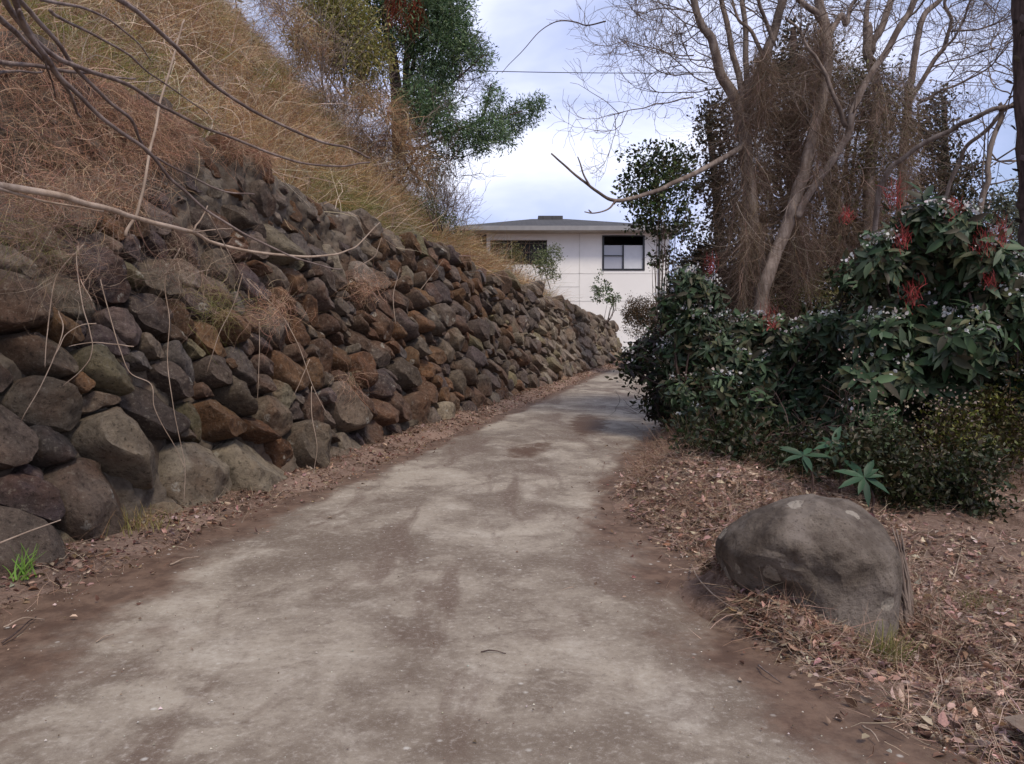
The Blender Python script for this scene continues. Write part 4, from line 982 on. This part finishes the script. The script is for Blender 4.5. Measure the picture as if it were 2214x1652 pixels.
bush('understory_bush', 'dark evergreen bush closing the view low behind the grove', 'bush', pblobs([(1530, 680, 50), (1600, 640, 50), (1680, 640, 50), (1760, 600, 54), (1830, 640, 54), (1900, 640, 54), (1720, 700, 60), (1640, 560, 44), (1790, 530, 44), (1870, 540, 44), (1960, 600, 50), (2040, 560, 50), (2080, 620, 60)], 15.6, .4), at(1750, 800, 15.6), DK + BR[1:2], .09, 6, stems=8)
# curtains of dry vine hanging through the grove
def vine_curtain():
    m = MB()
    zones = [(1575, 1640, 200, 620, 650, 12.2), (1630, 1690, 190, 620, 700, 12.3), (1730, 1800, 40, 300, 1100, 12.1), (1690, 1830, 170, 600, 1500, 12.5), (1755, 1800, 230, 420, 400, 11.5), (1800, 1930, 200, 560, 1500, 12.9), (1870, 1970, 280, 560, 900, 12.9), (1600, 1660, 480, 740, 700, 11.7), (1590, 1625, 230, 560, 320, 11.8), (1630, 1680, 100, 260, 500, 11.75), (1700, 1760, 420, 660, 450, 11.9), (1880, 1980, 130, 320, 350, 12.2), (1545, 1990, 130, 660, 2600, 13.3), (1560, 1960, 300, 720, 1800, 12.8)]
    for (u0, u1, v0, v1, n, y) in zones:
        n = int(n * 3.5)
        u = R.uniform(u0, u1, n); v = v0 + (v1 - v0) * R.random(n) ** 1.3 * .85; yy = y + R.normal(0, .3, n)
        kp = R.random(n) < smooth(-.25, .15, fbm(u / 14, v / 120 + y * 9, 3)); u, v, yy = u[kp], v[kp], yy[kp]; n = len(u)
        P = np.stack([(u - CU) / F * yy, yy, EYE + (CV - v) / F * yy], 1)
        L = R.uniform(.2, 1.5, n) ; L = np.minimum(L, (v1 - v) / F * yy + .4)
        g = np.stack([R.normal(0, .35, n), R.normal(0, .3, n), -np.ones(n)], 1)
        C = pick([(.21, .145, .11), (.27, .195, .15), (.14, .092, .07), (.36, .28, .22), (.17, .12, .075)], n) * (1 + .45 * fbm(u / 18, v / 90, 2))[:, None]
        strands(m, P, g, L, R.uniform(.0025, .0065, n), np.clip(C, .01, .6), 9, .3, .24)
    tag(m.build('hanging_vines', M['dry']), 'curtain of dry brown vines hanging through the leafless grove', 'vines', kind='stuff')
vine_curtain()

# palm trunk at the edge of the view
def palm():
    y = 9.0; root = empty('palm_tree', at(2235, 900, y), 'rough dark palm trunk with ragged leaf scars at the view edge', 'palm tree')
    t = MB(); n = 40; zz = np.linspace(.3, 8.5, n); r = .17 + .012 * np.sin(np.arange(n) * 2.4) + .006 * R.normal(size=n)
    x = np.interp(zz, [.3, 3.9, 6.0, 8.5], [(2243 - CU) / F * y, (2238 - CU) / F * y, (2222 - CU) / F * y, (2212 - CU) / F * y])
    tube(t, np.stack([x, np.full(n, y), zz], 1), 0, 0, 14, bump=.05, radii=r); part(t, 'trunk', M['darkbark'], root)
    f = MB(); k = 150; a = R.uniform(0, 2 * PI, k); z = R.uniform(1, 8.2, k); xx = np.interp(z, zz, x)
    P = np.stack([xx + .165 * np.cos(a), y + .165 * np.sin(a), z], 1); A = np.stack([np.cos(a), np.sin(a), R.uniform(.2, 1.2, k)], 1); Sd = np.stack([-np.sin(a), np.cos(a), a * 0], 1)
    leaves(f, P, A, Sd, R.uniform(.05, .13, k), R.uniform(.05, .12, k), pick([(.06, .045, .042), (.11, .09, .085), (.2, .17, .16)], k), .1, True, -.2)
    tag(part(f, 'leaf_scars', M['tint'], root), kind='stuff')
palm()

# ------------------------------------------------------------------ laurel-like shrubs on the right
LA = [(.024, .042, .018), (.034, .057, .025), (.02, .033, .016), (.05, .072, .036), (.068, .09, .055), (.07, .07, .035), (.045, .04, .025)]
LA = [tuple(x * f for x, f in zip(c, (1.3, 1.38, 1.42))) for c in LA]
PU = [(.025, .022, .022), (.04, .03, .032), (.03, .035, .024), (.055, .04, .04)]
def whorls(mb, c, axis, pal, L=.15, k=8, ratio=.3, open_=.8, vary=0):
    n = len(c); axis = unit(axis); rep = lambda a: np.repeat(a, k, 0)
    ref = unit(np.cross(axis, R.normal(size=(n, 3)))); bi = np.cross(axis, ref)
    th = np.tile(np.arange(k) * 2 * PI / k, n) + R.normal(0, .25, n * k)
    P0 = rep(c) + (R.normal(0, vary, (n * k, 3)) if vary else 0)
    out = rep(ref) * np.cos(th)[:, None] + rep(bi) * np.sin(th)[:, None]
    A = out * open_ + rep(axis) * R.uniform(-.25, .55, n * k)[:, None] + np.array([0, 0, -.15])
    Sd = np.cross(rep(axis), out)
    Ls = L * R.uniform(.6, 1.2, n * k) * (rep(R.uniform(.55, 1.15, (n, 1)))[:, 0] if vary else 1); tone = rep(R.normal(1, .25, n)[:, None])
    leaves(mb, P0, A + (R.normal(0, .3, (n * k, 3)) if vary else 0), Sd, Ls, Ls * ratio * R.uniform(.85, 1.2, n * k), np.clip(pick(pal, n * k, .12) * tone, .006, .5), .12, True, .22)

def laurel(label, lst, y, base, pal, n, L=.14, flowers=0, spikes=(), k=8, fill=1.0):
    root = empty('laurel_shrub', base, label, 'shrub'); bl = pblobs(lst, y, .45)
    wts = np.array([b[3] ** 2 for b in bl]); wts /= wts.sum(); ii = R.choice(len(bl), n, p=wts); B = np.array(bl)[ii]
    d = ball(n); d[:, 1] = np.where(R.random(n) < .6, -np.abs(d[:, 1]), d[:, 1]); c = B[:, :3] + d * (B[:, 3] * R.uniform(.5, 1.08, n))[:, None]
    f = MB(); whorls(f, c, d + np.array([0, -.2, .45]), pal, L, k, .32, .8, .03)
    # inner filler leaves, in darker and browner tones than the whorls
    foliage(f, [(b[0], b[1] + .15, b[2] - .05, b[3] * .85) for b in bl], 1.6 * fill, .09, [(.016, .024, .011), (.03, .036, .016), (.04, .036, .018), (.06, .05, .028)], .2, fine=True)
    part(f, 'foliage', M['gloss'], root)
    t = MB(); b0 = np.array(base, float)
    for q in bl: 
        p0 = b0 + np.abs(R.normal(0, .22, 3)) * np.array([1, .5, 0]); e = np.array(q[:3])
        tube(t, catmull([p0, (p0 + e) / 2 + R.normal(0, .15, 3), e], 6), .025, .01, 6)
    for _ in range(14): 
        q = bl[R.integers(0, len(bl))]; grow(t, np.array(q[:3]) + ball(1)[0] * q[3] * .6, ball(1)[0] + np.array([0, -.4, -.2]), R.uniform(.3, .7), .005, 1)
    part(t, 'stems', M['darkbark'], root)
    if flowers:
        fl = MB(); nc = flowers; ii = R.choice(len(bl), nc, p=wts); B = np.array(bl)[ii]; d = ball(nc); d[:, 1] = -np.abs(d[:, 1]); d[:, 2] = np.abs(d[:, 2]) * 1.6 + .25; d = unit(d); kp = (B[:, 2] + d[:, 2] * B[:, 3] > np.quantile(B[:, 2], .35)) | (R.random(nc) < .35); B, d = B[kp], d[kp]; nc = len(d)
        cc = B[:, :3] + d * (B[:, 3] * R.uniform(.95, 1.12, nc))[:, None]; m_ = 6
        P = np.repeat(cc, m_, 0) + R.normal(0, .036, (nc * m_, 3)) * np.array([1.5, 1.5, .5])
        Lf = R.uniform(.024, .055, nc * m_)
        leaves(fl, P, R.normal(size=(nc * m_, 3)) + np.array([0, -.3, .3]), R.normal(size=(nc * m_, 3)), Lf, Lf * .8, pick([(.72, .73, .74), (.6, .62, .62), (.66, .6, .58)], nc * m_, .1), .15, True)
        tag(part(fl, 'blossoms', M['petal'], root), kind='stuff')
    for (u, v, hh) in spikes:
        s = MB(); hh *= .8; n_ = 75; p = at(u, v, y - .75) + R.normal(0, .04, (n_, 3)) * np.array([1, 1, 1.0])
        l = hh / F * (y - .75)
        strands(s, p - np.array([0, 0, l * .4]) + np.stack([0 * p[:, 0], 0 * p[:, 0], R.uniform(0, l * .6, n_)], 1), np.stack([R.normal(0, .3, n_), R.normal(0, .3, n_), np.ones(n_)], 1), R.uniform(.2, .6, n_) * l, R.uniform(.003, .007, n_), pick([(.33, .035, .04), (.42, .08, .075), (.22, .03, .03)], n_), 5, .1, .14)
        tag(part(s, 'flower_spike', M['petal'], root), 'feathery red flower spike')
    return root
laurel('large dark laurel shrub with white blossom clusters behind the boulder', [(1980, 520, 60), (2060, 500, 56), (1900, 560, 50), (2120, 560, 56), (2030, 590, 66), (1930, 640, 60), (2120, 650, 60), (2200, 660, 60), (1990, 700, 70), (2080, 740, 70), (1900, 730, 60), (2180, 770, 64), (1950, 800, 66), (2050, 830, 66), (1870, 820, 56), (1880, 900, 50), (1990, 900, 56), (2240, 580, 50), (2260, 720, 60), (1840, 900, 50), (1930, 960, 50), (2060, 930, 60), (2150, 880, 60), (2000, 480, 44), (2230, 850, 60)], 8.4, ground(4.7, 8.4) * np.array([0, 0, 1]) + np.array([4.7, 8.4, 0]), LA, 1400, .225, 330,
       ((1936, 420, 90), (1950, 520, 70), (1975, 635, 85), (2125, 525, 80), (2165, 505, 85), (1830, 470, 50), (2060, 455, 50), (2140, 610, 40)))
laurel('spreading dark laurel shrub in the middle of the bank', [(1620, 720, 44), (1690, 740, 48), (1760, 740, 50), (1830, 760, 50), (1660, 810, 54), (1740, 830, 56), (1820, 850, 56), (1600, 800, 44), (1560, 840, 40), (1640, 890, 44), (1720, 910, 44), (1790, 930, 40), (1580, 900, 44), (1840, 700, 46), (1870, 640, 40), (1845, 600, 40), (1780, 700, 40), (1660, 950, 44), (1740, 970, 40), (1560, 760, 40)], 9.4, ground(3.4, 9.6) * np.array([0, 0, 1]) + np.array([3.4, 9.6, 0]), LA, 900, .18, 120, ((1665, 690, 70),))
laurel('pale green topped laurel shrub closest to the house', [(1480, 620, 40), (1525, 640, 40), (1460, 660, 34), (1500, 700, 44), (1550, 710, 40), (1470, 760, 44), (1530, 790, 44), (1480, 850, 44), (1540, 870, 44), (1500, 910, 34)], 11.2, ground(2.75, 11.2) * np.array([0, 0, 1]) + np.array([2.75, 11.2, 0]), LA + [(.06, .085, .06)], 560, .17, 150, ((1538, 575, 60),))
laurel('dark purplish leaved shrub drooping over the driveway edge', [(1400, 760, 38), (1370, 775, 26), (1430, 740, 34), (1420, 810, 38), (1440, 860, 36), (1460, 900, 28), (1355, 795, 16), (1425, 895, 18), (1410, 850, 20), (1440, 700, 30)], 12.2, ground(3.25, 12.4) * np.array([0, 0, 1]) + np.array([3.25, 12.4, 0]), PU + LA[:2], 250, .16, 30, k=7)
# brown scrub and creeper low on the right
bush('bramble', 'brown thin leaved bramble sprawling right of the laurel', 'bramble', pblobs([(2060, 940, 60), (2140, 900, 60), (2200, 860, 60), (2120, 1010, 54), (2040, 1030, 50), (2190, 960, 50), (1990, 1010, 44), (2000, 1090, 40), (2080, 1090, 40), (2250, 880, 60), (2240, 800, 50)], 7.9, .35), (4.6, 7.9, float(ground(4.6, 7.9))), [(.05, .038, .015), (.07, .05, .024), (.04, .045, .012), (.1, .07, .04), (.1, .11, .022), (.14, .14, .03)], .05, 13, 'leaf', .15, 14, .5, twig=1)
bush('bramble', 'low dark bramble skirting the laurel foot behind the boulder', 'bramble', pblobs([(1930, 1010, 50), (1900, 960, 46), (1970, 1080, 54), (1850, 970, 36), (2040, 1105, 54), (1920, 1070, 46), (2090, 1090, 54), (1990, 1120, 44), (2010, 1030, 54), (2100, 1010, 54), (1960, 1120, 34), (2050, 1130, 30)], 6.6, .3), (3.9, 6.9, float(ground(3.9, 6.9))), [(.025, .03, .012), (.04, .045, .018), (.05, .04, .02), (.03, .045, .014)], .055, 14, 'leaf', .15, 8, .5, twig=1)
bush('bramble', 'dark low bramble hemming the shrub foot along the litter bank', 'bramble', pblobs([(1500, 945, 34), (1560, 970, 40), (1630, 990, 42), (1700, 1005, 44), (1770, 1020, 44), (1840, 1045, 40), (1890, 1060, 36), (1600, 940, 40), (1720, 960, 44), (1820, 980, 44)], 7.4, .3), (2.4, 7.8, float(ground(2.4, 7.8))), [(.028, .034, .014), (.04, .045, .018), (.055, .04, .022), (.03, .05, .02)], .07, 9, 'leaf', .16, 10, .45, twig=1)
# pale drying blossom heads in front of the brambles
m = MB(); root = empty('dry_flower_sprays', at(1900, 900, 6.9), 'faded tan flower heads scattered on the dark brambles', 'flowers')
for (u, v, n) in ((1880, 880, 60), (1905, 960, 60), (1925, 920, 50), (2010, 870, 50), (2070, 880, 40), (1990, 980, 40), (2110, 1000, 50), (1850, 770, 30), (1950, 1060, 50), (2060, 1040, 40), (2150, 1010, 30)):
    P = at(u, v, 6.9) + R.normal(0, 1, (n, 3)) * np.array([.1, .14, .1]); L = R.uniform(.014, .03, n)
    leaves(m, P, R.normal(size=(n, 3)), R.normal(size=(n, 3)), L, L * .8, pick([(.36, .27, .21), (.28, .2, .15), (.45, .37, .3)], n), .15, True)
tag(part(m, 'blossoms', M['petal'], root), kind='stuff')

# rosette shoots low by the boulder
for (u, v, y, L, lab) in ((1737, 985, 6.5, .25, 'star shaped green leaf rosette just above the boulder top'), (1868, 1032, 6.2, .25, 'green leaf rosette at the boulder right shoulder under brambles'), (1800, 962, 6.7, .22, 'smaller green leaf rosette between the two larger ones'), (1845, 955, 6.8, .22, 'dim upright leaf rosette close against the dark brambles')):
    c = at(u, v, y); g = np.array([c[0] + .1, c[1] + .1, float(ground(c[0], c[1]))]); root = empty('leaf_rosette', g, lab, 'plant', 'leaf rosettes by the boulder')
    f = MB(); whorls(f, c[None], np.array([[-.1, -.6, .75]]), [(.032, .07, .036), (.042, .085, .046), (.026, .058, .032)], L, 9, .27, .9); part(f, 'leaves', M['gloss'], root)
    t = MB(); tube(t, catmull([g, (g + c) / 2 + np.array([.05, 0, 0]), c], 5), .012, .006, 6); part(t, 'stem', M['darkbark'], root)

# dry roots and straw hanging in the shade under the shrubs
n = 15000; x = R.uniform(1.2, 5.4, n); y = R.uniform(5.6, 12, n); ok = (x > road_r(y) + .08) & ((y > 7.2) | (x - road_r(y) < 1.3)) & (R.random(n) < smooth(-.4, .2, fbm(x * 2, y * 2, 3))); x, y = x[ok], y[ok]; n = len(x)
m = MB(); P = np.stack([x, y, ground(x, y)], 1); strands(m, P, np.stack([R.normal(-.2, .5, n), R.normal(-.3, .4, n), np.ones(n)], 1), R.uniform(.12, .6, n) * np.interp(y, [5.6, 8], [.5, 1]), R.uniform(.0025, .005, n), pick([(.2, .12, .085), (.28, .18, .125), (.13, .075, .055), (.38, .26, .18)], n), 6, 1.3, .22)
tag(m.build('undergrowth', M['dry']), 'reddish brown dry stems under the laurel shrubs', 'undergrowth', kind='stuff')

# ------------------------------------------------------------------ small things
def tuft(label, x, y, z, n, L, pal, spread=.05, w=(.004, .008), lean=(0, 0), stuff=False):
    m = MB(); P = np.array([x, y, z]) + R.normal(0, spread, (n, 3)) * np.array([1, 1, 0])
    strands(m, P, np.stack([R.normal(lean[0], .3, n), R.normal(lean[1], .3, n), np.ones(n)], 1), R.uniform(.5, 1, n) * L, R.uniform(*w, n), pick(pal, n), 5, .4, .08)
    tag(m.build('grass_patch' if stuff else 'grass_tuft', M['dry']), label, 'grass tuft', kind='stuff' if stuff else None)
p = at(48, 1238, 5.0); tuft('bright green grass tuft at the foot of the biggest stone', p[0], p[1], float(ground(p[0], p[1])), 26, .26, [(.16, .3, .05), (.2, .36, .08)], .03, (.008, .016))
p = at(1918, 1420, 3.95); tuft('green grass tuft against the right foot of the boulder', p[0], p[1], float(ground(p[0], p[1])), 150, .24, [(.16, .18, .05), (.24, .22, .08), (.3, .25, .12)], .035)
p = at(2090, 1375, 4.7); tuft('pale olive grass patch on the bare ground right of the boulder', p[0], p[1], float(ground(p[0], p[1])), 260, .1, [(.16, .17, .05), (.24, .22, .1)], .12, (.002, .005), stuff=True)
p = at(300, 1105, 6.2); tuft('yellow dry grass tuft at the wall foot in the litter', p[0], p[1], float(ground(p[0], p[1])), 130, .24, [(.34, .25, .12), (.25, .22, .08)], .12, stuff=True)

n = 1900; y = 1.6 + 9 * R.random(n) ** 1.6; t_ = R.random(n); t_ = np.where(R.random(n) < .6, np.where(R.random(n) < .5, t_ ** 2.5 * .4, 1 - t_ ** 2.5 * .4), t_); x = road_l(y) + (road_r(y) - road_l(y)) * t_
m = MB(); P = np.stack([x, y, road_z(x, y) + .004], 1); o_ = np.array([(1, 0, 0), (-.5, .87, 0), (-.5, -.87, 0), (0, 0, .8)])
rot = R.uniform(0, 6.3, n); sz = R.uniform(.002, .007, n) * (1 + (R.random(n) < .05)); cr, sr = np.cos(rot), np.sin(rot)
V = np.stack([np.stack([o[0] * cr - o[1] * sr, o[0] * sr + o[1] * cr, np.full(n, o[2])], 1) * sz[:, None] + P for o in o_], 1)
b_ = np.arange(n)[:, None] * 4; m.add(V.reshape(-1, 3), None, np.concatenate([b_ + np.array([[0, 1, 3]]), b_ + np.array([[1, 2, 3]]), b_ + np.array([[2, 0, 3]])]), np.repeat(pick([(.5, .46, .4), (.3, .25, .2), (.14, .09, .065), (.2, .14, .1), (.5, .46, .4)], n), 4, axis=0))
tag(m.build('road_grit', M['tint'], smooth_=False), 'scattered grit and crumbs on the concrete driveway', 'grit', kind='stuff')
n = 900; y = 1.8 + 12 * R.random(n) ** 1.5; sd = R.random(n) < .5; t_ = np.abs(R.normal(0, .28, n)); x = np.where(sd, road_l(y) + t_, road_r(y) - t_)
litter('leaf_litter', x, y, road_z(x, y) + .004, 'loose leaf scraps strewn over the dirty edges of the concrete', BROWN, BSTRAW, 500, 260, (.012, .04), .004, (.03, .14))
CRACKS = ([(1325, 838), (1335, 850), (1339, 862), (1334, 878), (1326, 893), (1310, 905)],)
# splintered stump behind the boulder
m = MB(); p = at(1952, 1290, 4.4); zb = float(ground(p[0], p[1]))
for k in range(34):
    a = R.uniform(0, 2 * PI); q = np.array([p[0] + .05 * math.cos(a), p[1] + .05 * math.sin(a), zb - .05]); h = R.uniform(.2, .62)
    tube(m, wobble(catmull([q, q + np.array([-.02, 0, h * .5]), q + np.array([-.07 + R.normal(0, .02), R.normal(0, .02), h])], 3), .004), .016, .004, 5)
tag(m.build('stump', m_bark('weathered_wood', (.11, .08, .066), (.23, .18, .15))), 'splintered weathered grey stump tight behind the boulder', 'stump')

def gpt(u, v, lift=.0):
    """where a surveyed direction meets the ground"""
    lo, hi = 1.5, 40.0
    for _ in range(40):
        y = (lo + hi) / 2; x = (u - CU) / F * y
        gz = max(float(ground(x, y)), float(road_z(x, y)) if road_l(y) - .45 < x < road_r(y) + .4 else -9)
        if EYE + (CV - v) / F * y > gz: lo = y
        else: hi = y
    return np.array([x, y, gz + lift])

for pts in CRACKS:
    P = wobble(catmull([gpt(u, v, .003) for u, v in pts], 8), .012); P[:, 2] = zr(P[:, 1]) + .0235; k = len(P); wd = (.004 + .0035 * R.random(k)) * np.sin(np.linspace(.15, 3.0, k)); 
    tg = np.gradient(P, axis=0); nr = unit(np.stack([-tg[:, 1], tg[:, 0], tg[:, 0] * 0], 1)); m = MB(); i_ = np.arange(k - 1)[:, None] * 2
    m.add(np.stack([P - nr * wd[:, None], P + nr * wd[:, None]], 1).reshape(-1, 3), i_ + np.array([[0, 1, 3, 2]]), None, (.05, .038, .03)); m.build('crack', M['tint'], bpy.data.objects['driveway'])
def stick(pts, r, label, mt='paleCane', arch=.012, name='twig', r1=None):
    P = [gpt(u, v, r * .8 + (arch if 0 < i < len(pts) - 1 else 0)) for i, (u, v) in enumerate(pts)]
    m = MB(); tube(m, wobble(catmull(P, 5), r * .25), r, r1 or r * .5, 6, bump=.1); tag(m.build(name, M[mt]), label, name)
stick([(368, 1222), (400, 1212), (432, 1205)], .006, 'straight pale straw piece lying alone on the left concrete')
stick([(208, 1389), (226, 1381), (246, 1373)], .004, 'short thin straw on the brown dirt at the lower left')
stick([(1040, 1411), (1065, 1412), (1094, 1414)], .004, 'tiny dark twig in the middle of the driveway', 'darkbark')
stick([(1495, 1222), (1510, 1262), (1545, 1300), (1600, 1338), (1655, 1372), (1690, 1392)], .0055, 'long curved straw stem running along the driveway edge by the boulder', arch=.03)
stick([(8, 1358), (50, 1350), (96, 1341)], .006, 'pale broken stalk in the litter by the left verge', arch=.03)
stick([(5, 1392), (30, 1378), (60, 1352), (78, 1335)], .006, 'dark bent twig crossing the left litter', 'darkbark')
stick([(300, 1118), (330, 1102), (352, 1099), (366, 1112)], .006, 'hooked brown twig arching at the wall foot', 'cane', .05)
stick([(596, 1075), (620, 1060), (652, 1062)], .006, 'pale chip of stalk beside the wall litter farther up')
stick([(1865, 1572), (1885, 1590), (1900, 1606)], .005, 'pale bent straw near the lower right pavement')
stick([(1905, 1570), (1940, 1588), (1965, 1598)], .004, 'thin straw right of the pale leaf at the lower right')
stick([(2058, 1597), (2085, 1602), (2116, 1608)], .007, 'dark brown stick on the lower right slab', 'darkbark')
stick([(1966, 1240), (1968, 1210), (1972, 1178)], .006, 'pale upright looking straw right of the stump', arch=.02)
stick([(2060, 1255), (2075, 1215), (2082, 1170)], .006, 'long pale straw on the ground below the brambles', arch=.03)
stick([(1985, 1345), (2020, 1325), (2048, 1300)], .005, 'slanting pale straw on the ground past the boulder', arch=.03)
stick([(2120, 1400), (2105, 1370), (2085, 1345)], .004, 'curved straw above the olive grass patch', arch=.03)
stick([(2150, 1530), (2175, 1505), (2212, 1480)], .007, 'thick pale stalk at the far lower right', arch=.03)
stick([(1640, 1440), (1660, 1462), (1690, 1478)], .005, 'thin brown twig lying over the driveway dirt below the boulder', 'cane')
# broken stalk leaning on the lowest stone
m = MB(); tube(m, catmull([at(-10, 1178, 4.85), at(60, 1150, 4.95), at(132, 1124, 5.05)], 5), .0065, .004, 6); tag(m.build('dry_stalk', M['paleCane']), 'broken pale stalk resting against the biggest stone', 'stalk')

k = 0
for (u, v, L, lab) in ((1863, 1604, .055, 'pale oval dead leaf lowest right on the pavement'), (150, 1338, .05, 'brown and white dead leaf at the left dirt edge'), (1345, 1295 + 0, .03, 'small brown dead leaf in the open driveway'), (590, 1100, .04, 'tan dead leaf just off the wall litter'), (790, 1040, .035, 'tan dead leaf beside the wall litter farther up'), (1420, 1180, .05, 'pale dead leaf at the tip of the leaf bank'), (1760, 1490, .05, 'crumpled dead leaf below the boulder foot'), (2010, 1480, .06, 'large crumpled dead leaf on the dark soil hole')):
    p = gpt(u, v, .012); m = MB(); leaves(m, p[None], np.array([[1, .2, .1]]) + R.normal(0, .4, (1, 3)) * np.array([1, 1, .1]), np.array([[-.2, 1, .25]]), np.array([L]), np.array([L * .5]), pick([(.45, .35, .26), (.36, .25, .18)], 1), .3, True)
    tag(m.build('dead_leaf', M['litter']), lab, 'leaf', 'dead leaves on the driveway')

# grey white broad leaved plant high on the hillside
m = MB(); hp = hill_hit(513, 62); hy = float(hp[1]); root = empty('hill_plant', hp, 'silvery broad leaved plant high in the hillside grass', 'plant')
n = 26; P = at(512, 28, hy - .2) + R.normal(0, .16, (n, 3)); leaves(m, P, np.stack([R.normal(0, .6, n), R.normal(-.4, .4, n), R.normal(-.6, .4, n)], 1), R.normal(size=(n, 3)), R.uniform(.2, .42, n), R.uniform(.08, .15, n), pick([(.5, .48, .45), (.38, .35, .32), (.3, .26, .22)], n), .12, True); part(m, 'leaves', M['leaf'], root)
m = MB(); tube(m, catmull([hp, at(512, 25, hy - .1), at(508, -10, hy)], 4), .03, .015, 6); part(m, 'stem', M['darkbark'], root)
# bleached dead vine draped over the hill shrub
m = MB(); tube(m, wobble(path([(640, 15), (680, 45), (735, 85), (790, 105), (815, 130), (835, 190), (850, 200)], 19.3, 20.5), .02), .03, .014, 6); tag(m.build('bleached_vine', m_bark('bleached', (.4, .34, .27), (.55, .49, .4))), 'bleached pale vine draped over the olive hill shrub', 'vine')

# ------------------------------------------------------------------ light, sky, camera
SUN_EL, SUN_AZ = rad(52), rad(150)        # azimuth clockwise from +Y: behind and to the right
w = bpy.data.worlds.new('World'); scene.world = w; w.use_nodes = True; nt = w.node_tree; nt.nodes.clear(); g = NG(nt)
sky = g.node('ShaderNodeTexSky', sky_type='NISHITA'); sky.sun_disc = False; sky.sun_elevation = SUN_EL; sky.sun_rotation = SUN_AZ; sky.dust_density = 2.0; sky.ozone_density = 2.0
tc = g.node('ShaderNodeTexCoord').outputs['Generated']
v1 = g.scalevec(tc, (1.0, 1.0, 2.6))
n1 = g.noise(2.3, 6, .52, vec=v1, dist=.4); n2 = g.noise(1.0, 3, .5, vec=g.scalevec(tc, (1.3, 1, 1.6)))
cl = g.ramp(g.mul(g.mul(n1, .62), g.mul(n2, .45), 'ADD'), .40, .66)
cloud = g.mix(g.ramp(n1, .4, .7), (5.3, 5.9, 9.0, 1), (8.4, 8.7, 10.2, 1))
c = g.mix(g.mul(g.mul(cl, .72), .24, 'ADD'), sky.outputs[0], cloud)
bg = g.node('ShaderNodeBackground'); bg.inputs[1].default_value = .09; g.put(bg.inputs[0], c)
out = g.node('ShaderNodeOutputWorld'); nt.links.new(bg.outputs[0], out.inputs[0])

sl = bpy.data.lights.new('sun', 'SUN'); sl.energy = 1.7; sl.angle = rad(12); sl.color = (1, .88, .72)
so = bpy.data.objects.new('sun', sl); COL.objects.link(so)
dv = Vector((math.sin(SUN_AZ) * math.cos(SUN_EL), math.cos(SUN_AZ) * math.cos(SUN_EL), math.sin(SUN_EL)))
so.rotation_euler = dv.to_track_quat('Z', 'Y').to_euler()

cam = bpy.data.cameras.new('camera'); co = bpy.data.objects.new('camera', cam); COL.objects.link(co)
co.location = (0, 0, EYE); co.rotation_euler = (rad(90), 0, 0); cam.sensor_width = 36; cam.lens = 18 / (1107 / F); cam.clip_end = 4000; cam.clip_start = .05
scene.camera = co
scene.view_settings.view_transform = 'Standard'; scene.view_settings.look = 'None'; scene.view_settings.gamma = 1; scene.view_settings.exposure = .62
scene.cycles.max_bounces = 6; scene.cycles.diffuse_bounces = 3; scene.cycles.transmission_bounces = 3
